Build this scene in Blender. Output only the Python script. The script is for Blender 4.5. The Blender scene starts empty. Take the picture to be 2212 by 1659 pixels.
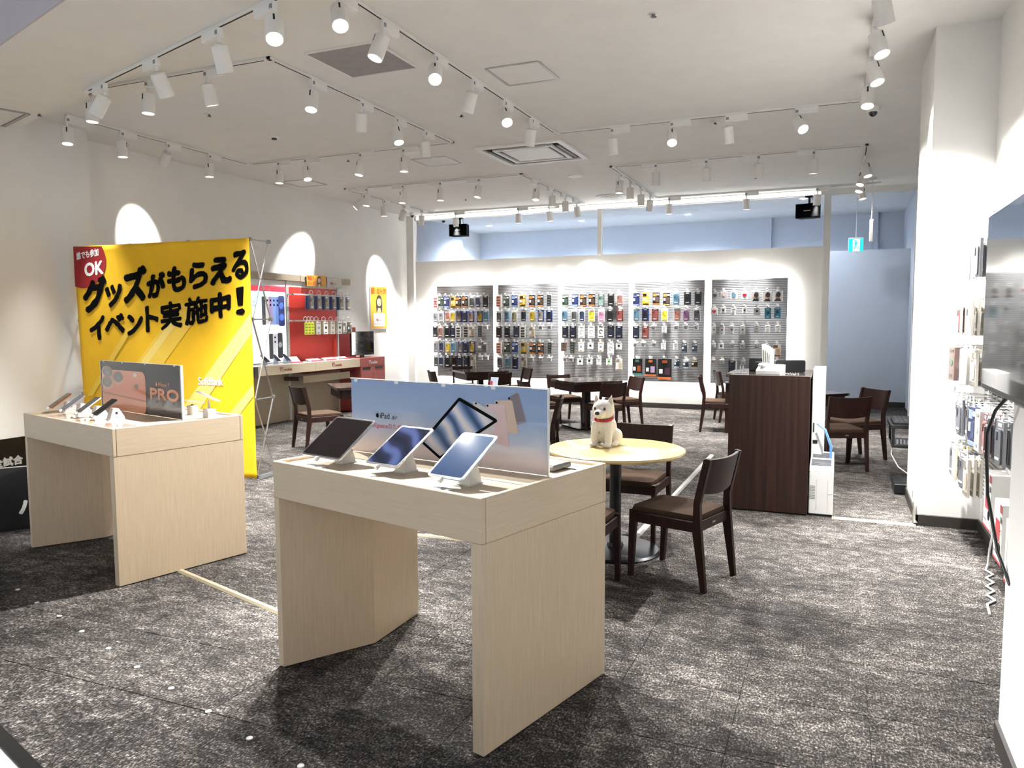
import bpy, bmesh, math, random
from mathutils import Vector, Matrix, Quaternion

SC = bpy.context.scene
COL = SC.collection
R = math.radians
random.seed(7)

# ------------------------------------------------------------------ camera, world, exposure
FPX = 1652.1
YAW, PITCH, ROLL = -0.40185, -0.0820, -0.00457
def camera_axes():
    cy, sy = math.cos(YAW), math.sin(YAW)
    f0 = Vector((sy, cy, 0)); r0 = Vector((cy, -sy, 0)); u0 = Vector((0, 0, 1))
    cp, sp = math.cos(PITCH), math.sin(PITCH)
    f = f0 * cp + u0 * sp
    u = u0 * cp - f0 * sp
    cr, sr = math.cos(ROLL), math.sin(ROLL)
    return r0 * cr + u * sr, u * cr - r0 * sr, f
_r, _u, _f = camera_axes()
cam = bpy.data.cameras.new('camera')
cam.sensor_fit = 'HORIZONTAL'
cam.sensor_width = 36.0
cam.lens = 36.0 * FPX / 2212.0
cam.clip_start = 0.05
cam.clip_end = 100
camo = bpy.data.objects.new('camera', cam)
COL.objects.link(camo)
_m = Matrix((( _r.x, _u.x, -_f.x, 0), (_r.y, _u.y, -_f.y, 0), (_r.z, _u.z, -_f.z, 1.6), (0, 0, 0, 1)))
camo.matrix_world = _m
SC.camera = camo

w = bpy.data.worlds.new('world')
SC.world = w
w.use_nodes = True
wb = w.node_tree.nodes['Background']
wb.inputs[0].default_value = (0.88, 0.93, 1.0, 1)
wb.inputs[1].default_value = 0.36           # the lit mall concourse beyond the open shop front

vs = SC.view_settings
vs.view_transform = 'Standard'
vs.look = 'None'
vs.gamma = 1.0
vs.use_curve_mapping = False
vs.exposure = 1.17
SC.cycles.max_bounces = 4
SC.cycles.diffuse_bounces = 3
SC.cycles.glossy_bounces = 2
SC.cycles.transmission_bounces = 2
SC.cycles.use_adaptive_sampling = True
SC.cycles.adaptive_threshold = 0.08
SC.cycles.light_sampling_threshold = 0.03
SC.cycles.sample_clamp_indirect = 6.0
SC.cycles.caustics_reflective = False
SC.cycles.caustics_refractive = False
LED = 70.0
SPOT_W = 250.0                                # power of one track spotlight

# ------------------------------------------------------------------ helpers
def lin(h):
    h = h.lstrip('#')
    o = []
    for i in (0, 2, 4):
        c = int(h[i:i + 2], 16) / 255.0
        o.append(c / 12.92 if c <= 0.04045 else ((c + 0.055) / 1.055) ** 2.4)
    return o

MATS = {}
def pmat(name, col, rough=0.5, metal=0.0, var=0.06, scale=10.0, stretch=(1, 1, 1), bump=0.0, coat=0.0,
         spec=0.5, emit=0.0, bscale=None, alpha=None, trans=0.0):
    if name in MATS:
        return MATS[name]
    m = bpy.data.materials.new(name)
    m.use_nodes = True
    nt = m.node_tree
    p = nt.nodes['Principled BSDF']
    c = lin(col) if isinstance(col, str) else list(col)
    tc = nt.nodes.new('ShaderNodeTexCoord')
    mp = nt.nodes.new('ShaderNodeMapping')
    mp.inputs['Scale'].default_value = stretch
    nt.links.new(tc.outputs['Object'], mp.inputs['Vector'])
    nz = nt.nodes.new('ShaderNodeTexNoise')
    nz.inputs['Scale'].default_value = scale
    nz.inputs['Detail'].default_value = 2
    nt.links.new(mp.outputs[0], nz.inputs['Vector'])
    rp = nt.nodes.new('ShaderNodeValToRGB')
    rp.color_ramp.elements[0].position = 0.3
    rp.color_ramp.elements[1].position = 0.7
    rp.color_ramp.elements[0].color = [max(0, x * (1 - var)) for x in c] + [1]
    rp.color_ramp.elements[1].color = [min(1, x * (1 + var)) for x in c] + [1]
    nt.links.new(nz.outputs['Fac'], rp.inputs[0])
    nt.links.new(rp.outputs[0], p.inputs['Base Color'])
    p.inputs['Roughness'].default_value = rough
    p.inputs['Metallic'].default_value = metal
    p.inputs['Specular IOR Level'].default_value = spec
    if coat:
        p.inputs['Coat Weight'].default_value = coat
        p.inputs['Coat Roughness'].default_value = 0.04
    if trans:
        p.inputs['Transmission Weight'].default_value = trans
        p.inputs['IOR'].default_value = 1.1
    if emit:
        nt.links.new(rp.outputs[0], p.inputs['Emission Color'])
        p.inputs['Emission Strength'].default_value = emit
    if bump:
        b = nt.nodes.new('ShaderNodeBump')
        b.inputs['Strength'].default_value = bump
        b.inputs['Distance'].default_value = 0.01
        if bscale:
            n2 = nt.nodes.new('ShaderNodeTexNoise')
            n2.inputs['Scale'].default_value = bscale
            nt.links.new(tc.outputs['Object'], n2.inputs['Vector'])
            nt.links.new(n2.outputs['Fac'], b.inputs['Height'])
        else:
            nt.links.new(nz.outputs['Fac'], b.inputs['Height'])
        nt.links.new(b.outputs[0], p.inputs['Normal'])
    MATS[name] = m
    return m

def grad_mat(name, stops, axis=2, lo=0.0, hi=1.0, rough=0.35, coat=1.0, emit=0.0, warp=0.0, lit=False):
    """Printed gradient along one object axis."""
    m = bpy.data.materials.new(name)
    m.use_nodes = True
    nt = m.node_tree
    p = nt.nodes['Principled BSDF']
    tc = nt.nodes.new('ShaderNodeTexCoord')
    sx = nt.nodes.new('ShaderNodeSeparateXYZ')
    nt.links.new(tc.outputs['Object'], sx.inputs[0])
    mr = nt.nodes.new('ShaderNodeMapRange')
    mr.inputs['From Min'].default_value = lo
    mr.inputs['From Max'].default_value = hi
    src = sx.outputs[axis]
    if warp:
        nz = nt.nodes.new('ShaderNodeTexNoise')
        nz.inputs['Scale'].default_value = 6
        nt.links.new(tc.outputs['Object'], nz.inputs['Vector'])
        ma = nt.nodes.new('ShaderNodeMath'); ma.operation = 'MULTIPLY_ADD'
        nt.links.new(nz.outputs['Fac'], ma.inputs[0]); ma.inputs[1].default_value = warp
        nt.links.new(src, ma.inputs[2]); src = ma.outputs[0]
    nt.links.new(src, mr.inputs['Value'])
    rp = nt.nodes.new('ShaderNodeValToRGB')
    while len(rp.color_ramp.elements) < len(stops):
        rp.color_ramp.elements.new(0.5)
    for e, (t, c) in zip(rp.color_ramp.elements, stops):
        e.position = t
        e.color = lin(c) + [1]
    nt.links.new(mr.outputs[0], rp.inputs[0])
    if lit:
        p.inputs['Base Color'].default_value = (.012, .013, .016, 1)
        p.inputs['Specular IOR Level'].default_value = .02
    else:
        nt.links.new(rp.outputs[0], p.inputs['Base Color'])
    p.inputs['Roughness'].default_value = .1 if lit else rough
    p.inputs['Coat Weight'].default_value = coat
    p.inputs['Coat Roughness'].default_value = 0.03
    if emit:
        nt.links.new(rp.outputs[0], p.inputs['Emission Color'])
        p.inputs['Emission Strength'].default_value = emit
    MATS[name] = m
    return m

class MB:
    def __init__(self):
        self.v = []; self.f = []; self.m = []; self.T = Matrix.Identity(4)
    def add(self, vs_, fs, m=0):
        n = len(self.v)
        self.v += [tuple(self.T @ Vector(q)) for q in vs_]
        self.f += [tuple(i + n for i in q) for q in fs]
        self.m += [m] * len(fs)
        return self
    def box(self, x0, x1, y0, y1, z0, z1, m=0, c=0.0):
        if x1 < x0: x0, x1 = x1, x0
        if y1 < y0: y0, y1 = y1, y0
        if z1 < z0: z0, z1 = z1, z0
        if c <= 0:
            P = [(x, y, z) for x in (x0, x1) for y in (y0, y1) for z in (z0, z1)]
            return self.add(P, [(0, 1, 3, 2), (4, 6, 7, 5), (0, 4, 5, 1), (2, 3, 7, 6), (0, 2, 6, 4), (1, 5, 7, 3)], m)
        lo = (x0, y0, z0); hi = (x1, y1, z1)
        P = []; idx = {}
        for s in [(a, b, d) for a in (0, 1) for b in (0, 1) for d in (0, 1)]:
            for ax in range(3):
                q = []
                for k in range(3):
                    e = hi[k] if s[k] else lo[k]
                    if k != ax:
                        e += -c if s[k] else c
                    q.append(e)
                idx[(s, ax)] = len(P); P.append(tuple(q))
        F = []
        for ax in range(3):
            o = [k for k in range(3) if k != ax]
            for e in (0, 1):
                ring = []
                for (a, b) in ((0, 0), (1, 0), (1, 1), (0, 1)):
                    s = [0, 0, 0]; s[ax] = e; s[o[0]] = a; s[o[1]] = b
                    ring.append(idx[(tuple(s), ax)])
                F.append(tuple(ring))
        for ax in range(3):
            o = [k for k in range(3) if k != ax]
            for a in (0, 1):
                for b in (0, 1):
                    s0 = [0, 0, 0]; s0[o[0]] = a; s0[o[1]] = b; s0[ax] = 0
                    s1 = list(s0); s1[ax] = 1
                    F.append((idx[(tuple(s0), o[0])], idx[(tuple(s1), o[0])], idx[(tuple(s1), o[1])], idx[(tuple(s0), o[1])]))
        for s in [(a, b, d) for a in (0, 1) for b in (0, 1) for d in (0, 1)]:
            F.append((idx[(s, 0)], idx[(s, 1)], idx[(s, 2)]))
        return self.add(P, F, m)
    def prism(self, poly, z0, z1, m=0):
        n = len(poly)
        P = [(x, y, z0) for x, y in poly] + [(x, y, z1) for x, y in poly]
        F = [tuple(range(n))[::-1], tuple(range(n, 2 * n))] + [(i, (i + 1) % n, n + (i + 1) % n, n + i) for i in range(n)]
        return self.add(P, F, m)
    def prism_y(self, poly, y0, y1, m=0):
        """polygon in x,z extruded along y"""
        n = len(poly)
        P = [(x, y0, z) for x, z in poly] + [(x, y1, z) for x, z in poly]
        F = [tuple(range(n)), tuple(range(n, 2 * n))[::-1]] + [(i, n + i, n + (i + 1) % n, (i + 1) % n) for i in range(n)]
        return self.add(P, F, m)
    def prism_x(self, poly, x0, x1, m=0):
        """polygon in y,z extruded along x"""
        n = len(poly)
        P = [(x0, y, z) for y, z in poly] + [(x1, y, z) for y, z in poly]
        F = [tuple(range(n)), tuple(range(n, 2 * n))[::-1]] + [(i, n + i, n + (i + 1) % n, (i + 1) % n) for i in range(n)]
        return self.add(P, F, m)
    def lathe(self, prof, seg=24, m=0, c=(0, 0, 0)):
        """profile of (r, z) revolved about z"""
        P = []; F = []
        for r, z in prof:
            for k in range(seg):
                a = 2 * math.pi * k / seg
                P.append((c[0] + r * math.cos(a), c[1] + r * math.sin(a), c[2] + z))
        for i in range(len(prof) - 1):
            for k in range(seg):
                k2 = (k + 1) % seg
                F.append((i * seg + k, i * seg + k2, (i + 1) * seg + k2, (i + 1) * seg + k))
        if prof[0][0] > 1e-6: F.append(tuple(range(seg))[::-1])
        if prof[-1][0] > 1e-6: F.append(tuple(range((len(prof) - 1) * seg, len(prof) * seg)))
        return self.add(P, F, m)
    def tube(self, pts, r, seg=8, m=0):
        pts = [Vector(p) for p in pts]
        P = []; F = []
        up = None
        for i, p in enumerate(pts):
            if i == 0: d = pts[1] - p
            elif i == len(pts) - 1: d = p - pts[i - 1]
            else: d = (pts[i + 1] - p).normalized() + (p - pts[i - 1]).normalized()
            d.normalize()
            if up is None:
                up = Vector((0, 0, 1)) if abs(d.z) < 0.9 else Vector((1, 0, 0))
            s = d.cross(up); s.normalize(); t = s.cross(d); up = t
            rr = r[i] if isinstance(r, (list, tuple)) else r
            for k in range(seg):
                a = 2 * math.pi * k / seg
                P.append(tuple(p + s * (rr * math.cos(a)) + t * (rr * math.sin(a))))
        for i in range(len(pts) - 1):
            for k in range(seg):
                k2 = (k + 1) % seg
                F.append((i * seg + k, i * seg + k2, (i + 1) * seg + k2, (i + 1) * seg + k))
        F.append(tuple(range(seg))[::-1]); F.append(tuple(range((len(pts) - 1) * seg, len(pts) * seg)))
        return self.add(P, F, m)
    def mesh(self, name, mats, smooth=None):
        me = bpy.data.meshes.new(name)
        me.from_pydata(self.v, [], self.f)
        for mt in (mats if isinstance(mats, (list, tuple)) else [mats]):
            me.materials.append(mt)
        me.polygons.foreach_set('material_index', self.m)
        bm = bmesh.new(); bm.from_mesh(me)
        bmesh.ops.recalc_face_normals(bm, faces=bm.faces)
        bm.to_mesh(me); bm.free()
        if smooth:
            me.polygons.foreach_set('use_smooth', [True] * len(me.polygons))
            me.set_sharp_from_angle(angle=R(smooth))
        me.update()
        return me
    def obj(self, name, mats, parent=None, loc=(0, 0, 0), rz=0.0, smooth=None):
        return inst(name, self.mesh(name, mats, smooth), parent, loc, rz)

def inst(name, me, parent=None, loc=(0, 0, 0), rz=0.0, rot=None):
    o = bpy.data.objects.new(name, me)
    COL.objects.link(o)
    o.location = loc
    o.rotation_euler = rot if rot else (0, 0, rz)
    if parent: o.parent = parent
    return o
def tag(o, label, cat, group=None, kind=None):
    o['label'] = label
    o['category'] = cat
    if group: o['group'] = group
    if kind: o['kind'] = kind
    return o
def thing(name, label, cat, loc=(0, 0, 0), rz=0.0, group=None, rot=None):
    o = inst(name, None, None, loc, rz, rot)
    o.empty_display_size = 0.05
    return tag(o, label, cat, group)
def struct(o, label=None, cat=None):
    o['kind'] = 'structure'
    if label: o['label'] = label
    if cat: o['category'] = cat
    return o
def copy_tree(o, parent=None):
    c = o.copy(); COL.objects.link(c); c.parent = parent
    for ch in list(o.children): copy_tree(ch, c)
    return c

def rrect(x0, x1, z0, z1, r, n=4):
    P = []
    for cx, cz, a0 in ((x1 - r, z1 - r, 0), (x0 + r, z1 - r, 90), (x0 + r, z0 + r, 180), (x1 - r, z0 + r, 270)):
        for k in range(n + 1):
            a = R(a0 + 90 * k / n)
            P.append((cx + r * math.cos(a), cz + r * math.sin(a)))
    return P

# lettering: flat glyph outlines from the built-in font, fitted into a box in a local x,z plane (facing -y)
_TX = {}
def glyphs(body, bold=0.0, shear=0.0):
    key = (body, bold, shear)
    if key not in _TX:
        cu = bpy.data.curves.new('lettering_curve', 'FONT')
        cu.body = body; cu.size = 1.0; cu.offset = bold; cu.resolution_u = 3; cu.shear = shear
        cu.fill_mode = 'FRONT'; cu.dimensions = '2D'
        o = bpy.data.objects.new('lettering_tmp', cu); COL.objects.link(o)
        dg = bpy.context.evaluated_depsgraph_get()
        me = bpy.data.meshes.new_from_object(o.evaluated_get(dg))
        V = [(q.co.x, q.co.y) for q in me.vertices]; Fc = [tuple(p.vertices) for p in me.polygons]
        bpy.data.objects.remove(o); bpy.data.curves.remove(cu); bpy.data.meshes.remove(me)
        if not V: V = [(0, 0), (1, 0), (1, 1)]; Fc = [(0, 1, 2)]
        xs = [a for a, _ in V]; ys = [b for _, b in V]
        _TX[key] = (V, Fc, min(xs), max(xs), min(ys), max(ys))
    return _TX[key]
def lettering(body, parent, mat, x, z, w=None, h=None, y=-0.002, bold=0.0, skew=0.0, shear=0.0, rot=0.0, name='lettering', align='l', stroke=0.0, rough=0.0):
    V, Fc, x0, x1, y0, y1 = glyphs(body, bold, shear)
    bw, bh = x1 - x0, y1 - y0
    if w is None: w = h * bw / bh
    if h is None: h = w * bh / bw
    if align == 'c': x -= w / 2
    mb = MB()
    rr = stroke * min(w, h)
    rnd = random.Random(len(body) * 31 + int(x * 1000))
    jit = [((rnd.random() - .5) * rough * w, (rnd.random() - .5) * rough * h) for _ in V]
    shifts = [(0, 0)] + ([(rr * math.cos(R(a)), rr * math.sin(R(a))) for a in range(0, 360, 45)] if rr else [])
    for q, (sx_, sz_) in enumerate(shifts):
        P = []
        for (a, b), (ja, jb) in zip(V, jit):
            u = rr + (a - x0) / bw * (w - 2 * rr) + sx_ + ja; v = rr + (b - y0) / bh * (h - 2 * rr) + sz_ + jb
            v2 = v + skew * u
            P.append((x + u * math.cos(rot) - v2 * math.sin(rot), y - q * .00012, z + u * math.sin(rot) + v2 * math.cos(rot)))
        mb.add(P, Fc)
    return mb.obj(name, mat, parent)
def patch(name, poly, parent, mat, y=-0.002):
    mb = MB(); mb.add([(x, y, z) for x, z in poly], [tuple(range(len(poly)))])
    return mb.obj(name, mat, parent)
def circ(cx, cz, r, n=24, a0=0, a1=360, sx=1.0):
    return [(cx + sx * r * math.cos(R(a0 + (a1 - a0) * k / n)), cz + r * math.sin(R(a0 + (a1 - a0) * k / n))) for k in range(n)]

# ------------------------------------------------------------------ materials
white_wall = pmat('white_wall_paint', '#f3f2ef', 0.75, var=0.015, scale=3)
ceil_mat = pmat('ceiling_board_paint', '#ecebe8', 0.85, var=0.02, scale=4, bump=0.02, bscale=120)
base_mat = pmat('dark_baseboard_vinyl', '#34302c', 0.5)
white_metal = pmat('white_painted_metal', '#f0efec', 0.35, var=0.01)
white_plastic = pmat('white_plastic', '#f2f2f0', 0.35, var=0.015)
grey_metal = pmat('grey_metal', '#a8a9ab', 0.3, 0.9, var=0.04, stretch=(1, 1, 20))
alu = pmat('aluminium_tube', '#c9cacc', 0.28, 1.0, var=0.03)
black_plastic = pmat('black_plastic', '#141416', 0.4, var=0.1)
black_metal = pmat('black_metal', '#17181a', 0.25, 0.2, var=0.1)
dark_slot = pmat('dark_slot', '#1c1b1b', 0.7)
wood_v = pmat('pale_ash_laminate_upright', '#d9c5a8', 0.42, var=0.055, scale=9, stretch=(14, 14, 0.6), coat=0.15)
wood_h = pmat('pale_ash_laminate_lying', '#d9c6aa', 0.42, var=0.05, scale=9, stretch=(0.6, 12, 16), coat=0.15)
maple = pmat('yellow_maple_laminate', '#e3cb8e', 0.22, var=0.06, scale=4, stretch=(1, 7, 1), coat=0.4)
dark_wood = pmat('dark_walnut_stain', '#2a1814', 0.45, var=0.25, scale=6, stretch=(6, 6, 0.6), spec=.2)
dark_wood_panel = pmat('dark_walnut_panel', '#35211a', 0.45, var=0.45, scale=5, stretch=(7, 7, 0.25), spec=.35)
dark_top = pmat('dark_walnut_tabletop', '#241815', 0.25, var=0.15, scale=4, stretch=(1, 8, 1), coat=0.5)
fabric = pmat('brown_seat_fabric', '#44362c', 0.95, var=0.18, scale=220, bump=0.3, spec=.08)
paper_white = pmat('white_paper', '#f4f3ef', 0.7, var=0.02)
ink_black = pmat('black_print', '#08080a', 0.7, spec=.08)
ink_white = pmat('white_print', '#fbfbf8', 0.6, var=0.01)
ink_red = pmat('red_print', '#b01a24', 0.5)
acryl = pmat('clear_acrylic_edge', '#e8f0f2', 0.05, var=0.02, coat=1.0)
screen_black = pmat('black_glass_screen', '#0b0b0d', 0.08, var=0.1, coat=1.0)

def carpet_material():
    m = bpy.data.materials.new('mottled_taupe_carpet')
    m.use_nodes = True
    nt = m.node_tree; p = nt.nodes['Principled BSDF']; N = nt.nodes; Lk = nt.links
    g = N.new('ShaderNodeNewGeometry')
    def noise(sc, scale, detail=3, rough=0.6):
        mp = N.new('ShaderNodeMapping'); mp.inputs['Scale'].default_value = sc
        Lk.new(g.outputs['Position'], mp.inputs['Vector'])
        n = N.new('ShaderNodeTexNoise'); n.inputs['Scale'].default_value = scale
        n.inputs['Detail'].default_value = detail; n.inputs['Roughness'].default_value = rough
        Lk.new(mp.outputs[0], n.inputs['Vector']); return n.outputs['Fac']
    def mad(a, k, b):
        x = N.new('ShaderNodeMath'); x.operation = 'MULTIPLY_ADD'
        Lk.new(a, x.inputs[0]); x.inputs[1].default_value = k
        if hasattr(b, 'is_linked') or not isinstance(b, float): Lk.new(b, x.inputs[2])
        else: x.inputs[2].default_value = b
        return x.outputs[0]
    blot = noise((0.8, 1.2, 1), 1.7, 3, 0.6)
    streak = noise((1.7, 2.5, 1), 5.4, 5, 0.8)
    dash = noise((11.0, 60.0, 1), 2.4, 3, 0.65)
    fine = noise((1.0, 0.55, 1), 120, 2, 0.7)
    weft = noise((0.25, 1.0, 1), 150, 2, 0.6)
    v = mad(blot, 0.5, -0.10)
    v = mad(streak, 0.95, v)
    v = mad(dash, 0.45, v)
    v = mad(fine, 1.35, v)
    v = mad(weft, 0.45, v)
    rp = N.new('ShaderNodeValToRGB')
    el = rp.color_ramp.elements
    el[0].position = 0.30; el[0].color = lin('#1a1918') + [1]
    el[1].position = 0.84; el[1].color = lin('#e0dbd2') + [1]
    e = el.new(0.48); e.color = lin('#393634') + [1]
    e = el.new(0.60); e.color = lin('#67625e') + [1]
    e = el.new(0.70); e.color = lin('#98938d') + [1]
    mr = N.new('ShaderNodeMapRange'); mr.inputs['From Min'].default_value = 1.02; mr.inputs['From Max'].default_value = 2.52
    Lk.new(v, mr.inputs['Value'])
    Lk.new(mr.outputs[0], rp.inputs[0])
    oi = N.new('ShaderNodeObjectInfo')
    hs = N.new('ShaderNodeHueSaturation')
    vv = N.new('ShaderNodeMath'); vv.operation = 'MULTIPLY_ADD'; Lk.new(oi.outputs['Random'], vv.inputs[0])
    vv.inputs[1].default_value = 0.14; vv.inputs[2].default_value = 0.93
    Lk.new(vv.outputs[0], hs.inputs['Value'])
    Lk.new(rp.outputs[0], hs.inputs['Color'])
    Lk.new(hs.outputs[0], p.inputs['Base Color'])
    p.inputs['Roughness'].default_value = 0.95
    p.inputs['Specular IOR Level'].default_value = 0.15
    b = N.new('ShaderNodeBump'); b.inputs['Strength'].default_value = 0.5; b.inputs['Distance'].default_value = 0.004
    Lk.new(fine, b.inputs['Height']); Lk.new(b.outputs[0], p.inputs['Normal'])
    return m
carpet = carpet_material()
# ------------------------------------------------------------------ setting
XL, XR, YB, ZC = -8.25, 1.03, 13.93, 3.76
NX, NY = 0.2957, 0.9553                     # normal of the slanted shop front
def front_y(x, d): return (d - NX * x) / NY

mb = MB()
mb.prism([(-9.2, front_y(-9.2, .885)), (3, front_y(3, .885)), (3, 18), (-9.2, 18)], -0.12, -0.003)
floor = struct(mb.obj('floor', carpet), 'mottled dark taupe carpet floor of the shop', 'floor')
mb = MB(); mb.prism([(-9.2, front_y(-9.2, .885)), (-9.2, -4), (3, -4), (3, front_y(3, .885))], -0.12, -0.001)
struct(mb.obj('floor_concourse', pmat('pale_grey_stone_tile', '#c9c8c6', 0.3, var=0.08, scale=30)), 'pale grey tile floor outside the shop', 'floor')
mb = MB(); mb.prism([(-9.2, front_y(-9.2, .865)), (3, front_y(3, .865)), (3, front_y(3, .915)), (-9.2, front_y(-9.2, .915))], -0.05, 0.006)
struct(mb.obj('trim_threshold', black_metal), 'black threshold strip across the shop front', 'trim')

# carpet tiles (0.5 m), the nearest in view as single pieces
tm = MB(); tm.box(-.2485, .2485, -.2485, .2485, -.004, 0.0, c=0.0015)
tile_me = tm.mesh('carpet_tile', carpet)
cells = []
for i in range(-18, 5):
    for j in range(0, 30):
        x = -0.84 + .5 * i + .25; y = 0.30 + .5 * j + .25
        if not (-8.2 < x < 0.95 and y < 13.6): continue
        if min(NX * (x + a) + NY * (y + b) for a in (-.25, .25) for b in (-.25, .25)) < .92: continue
        v = Vector((x, y, -1.6)); dep = v.dot(_f)
        if dep < .5: continue
        px = 1106 + FPX * v.dot(_r) / dep; py = 829.5 - FPX * v.dot(_u) / dep
        if -150 < px < 2350 and py < 1850: cells.append((v.length, x, y))
cells.sort()
for _, x, y in cells[:290]:
    inst('carpet_tile', tile_me, floor, (x, y, 0))

mb = MB(); mb.prism([(-9.2, front_y(-9.2, 2.86)), (3, front_y(3, 2.86)), (3, 18), (-9.2, 18)], ZC, ZC + .2)
struct(mb.obj('ceiling', ceil_mat), 'white plasterboard ceiling of the shop', 'ceiling')
mb = MB(); mb.prism([(-9.2, front_y(-9.2, 1.98)), (3, front_y(3, 1.98)), (3, front_y(3, 2.87)), (-9.2, front_y(-9.2, 2.87))], 3.6, 4.5)
struct(mb.obj('ceiling_soffit', ceil_mat), 'lowered ceiling strip along the slanted shop front', 'ceiling')
mb = MB(); mb.prism([(-9.2, front_y(-9.2, 1.965)), (3, front_y(3, 1.965)), (3, front_y(3, 1.98)), (-9.2, front_y(-9.2, 1.98))], 3.598, 4.5)
struct(mb.obj('trim_fascia', pmat('lilac_grey_fascia', '#c4bfc6', .7, var=.02)), 'grey fascia above the shop front', 'trim')
mb = MB(); mb.prism([(-9.2, front_y(-9.2, 1.99)), (-9.2, -4), (3, -4), (3, front_y(3, 1.99))], 4.5, 4.6)
struct(mb.obj('ceiling_concourse', ceil_mat))

def wall(name, x0, x1, y0, y1, z0=-.01, z1=ZC + .05, m=white_wall, label=None):
    b = MB(); b.box(x0, x1, y0, y1, z0, z1)
    o = struct(b.obj(name, m))
    if label: o['label'] = label; o['category'] = 'wall'
    return o
wall('wall_left', XL - .2, XL, 3.0, 17.6, label='long white wall at the left side of the shop')
wall('wall_left_pillar', XL - .05, -7.86, 2.9, 6.26, label='white pillar face nearest the yellow banner')
wall('wall_back', XL, -.19, YB + .02, YB + .14, z1=2.83, label='white partition carrying the five slat panels')
wall('wall_back_lintel', XL, 1.2, YB, YB + .12, 3.665, ZC + .05)
wall('wall_back_pilaster', XL, -8.09, 13.87, YB + .1, label='narrow white pilaster in the far corner')
wall('trim_1', -4.18, -4.10, YB + .01, YB + .09, 2.83, 3.67, white_metal, 'white mullion in the opening above the slat panels')
wall('trim_2', -.262, -.153, YB - .01, YB + .13, -.01, 3.67, white_metal, 'white post at the end of the back partition')
wall('trim_3', 1.10, 1.17, YB - .02, YB + .14, -.01, 3.67, white_metal, 'white jamb beside the far doorway')
wall('wall_right', XR, XR + .2, 1.0, 6.70, label='white side wall with the product hooks')
wall('wall_right_column', .614, XR + .2, 6.635, 7.66, label='tall white column face at the right side')
wall('wall_right_partition', .601, XR + .05, .9, 3.27, label='white pier carrying the large wall screen')
wall('wall_right_far', 1.5, 1.7, 7.6, 14.2)
wall('wall_right_return', 1.16, 1.72, YB, YB + .12)
blue_wall = pmat('pale_blue_grey_paint', '#dadfe7', 0.8, var=0.015, scale=3)
wall('wall_corridor', XL, 1.19, 15.55, 15.65, z1=2.87, m=blue_wall, label='pale blue wall beyond the far doorway')
wall('wall_corridor_side', 1.17, 1.4, YB + .12, 17.6, m=blue_wall)
wall('wall_corridor_back', XL, 1.4, 17.4, 17.55, m=blue_wall)
wall('wall_corridor_left', XL - .01, -8.12, 14.05, 16.2, m=blue_wall)
wall('trim_4', -1.80, -1.35, 17.28, 17.42, 2.5, ZC, blue_wall)
wall('trim_5', 0.62, 0.70, 17.3, 17.42, 2.5, ZC, blue_wall)

def baseb(name, x0, x1, y0, y1, h=.09):
    b = MB(); b.box(x0, x1, y0, y1, 0, h, c=.003)
    return struct(b.obj(name, base_mat))
baseb('baseboard_back', XL, -.2, YB - .012, YB + .005)
baseb('baseboard_left', XL - .005, XL + .012, 6.26, YB)
baseb('baseboard_pillar', -7.87, -7.848, 3.2, 6.27)
baseb('baseboard_column', .60, XR, 6.62, 6.64, .085)
baseb('baseboard_column_side', .602, .62, 6.62, 7.67, .085)
baseb('baseboard_right', XR - .014, XR + .005, 3.2, 6.63, .085)
baseb('baseboard_partition', .588, .61, .9, 3.28, .085)
baseb('baseboard_corridor', XL, 1.18, 15.535, 15.56)

# ------------------------------------------------------------------ five slat panels with hooks
slat_mat = pmat('silver_grey_slat', '#c3c4c6', 0.4, 0.25, var=0.03, stretch=(1, 1, 8))
sm = MB()
sm.box(-.625, .625, -.006, 0, 0, 1.825, 1)
for k in range(61):
    z = .004 + k * .03
    sm.box(-.624, .624, -.018, -.004, z, z + .021)
slat_me = sm.mesh('slats', [slat_mat, pmat('slat_gap_grey', '#77787a', 0.6)])
fm = MB()
fm.box(-.632, -.625, -.02, 0, -.005, 1.832); fm.box(.625, .632, -.02, 0, -.005, 1.832); fm.box(-.632, .632, -.02, 0, 1.826, 1.832)
frame_me = fm.mesh('edge_frame', white_metal)
YP = YB - .06                                # panels stand off the partition, lit from behind
PCX = [x * .9957 for x in (-6.943, -5.570, -4.192, -2.822, -1.433)]
PNAME = ['leftmost', 'second', 'middle', 'fourth', 'rightmost']
panels = []
led_m = pmat('led_strip_glow', '#fdfbf4', .5, var=0, emit=LED)
led_mes = []
for a in ((-.58, .58, 1.795, 1.807), (-.58, .58, .02, .032), (-.605, -.593, .03, 1.79), (.593, .605, .03, 1.79)):
    q = MB(); q.box(a[0], a[1], .006, .016, a[2], a[3]); led_mes.append(q.mesh('led_strip', led_m))
q = MB()
for x in (-.4, .4):
    for z in (.3, 1.5): q.box(x - .03, x + .03, 0, .085, z - .03, z + .03)
so_me = q.mesh('stand_off', white_metal)
for cx, nm in zip(PCX, PNAME):
    t = thing('slat_panel', f'grey slatted display panel, {nm} of the five on the back partition', 'slat panel', (cx, YP, .483), 0, 'slat panels on the back wall')
    s = inst('slats', slat_me, t); s['kind'] = 'stuff'
    inst('edge_frame', frame_me, t)
    for me_ in led_mes: inst('led_strip', me_, t)
    inst('stand_off', so_me, t)
    panels.append(t)
hk = MB(); hk.tube([(0, -.006, 0), (0, -.19, 0), (0, -.20, .012)], .0025, 6); hk.box(-.012, .012, -.022, -.016, -.02, .02)
hook_me = hk.mesh('hook', white_metal)
pt = MB(); pt.box(-.02, .02, -.203, -.200, .012, .045)
ptag_me = pt.mesh('price_tag', paper_white)

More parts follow.
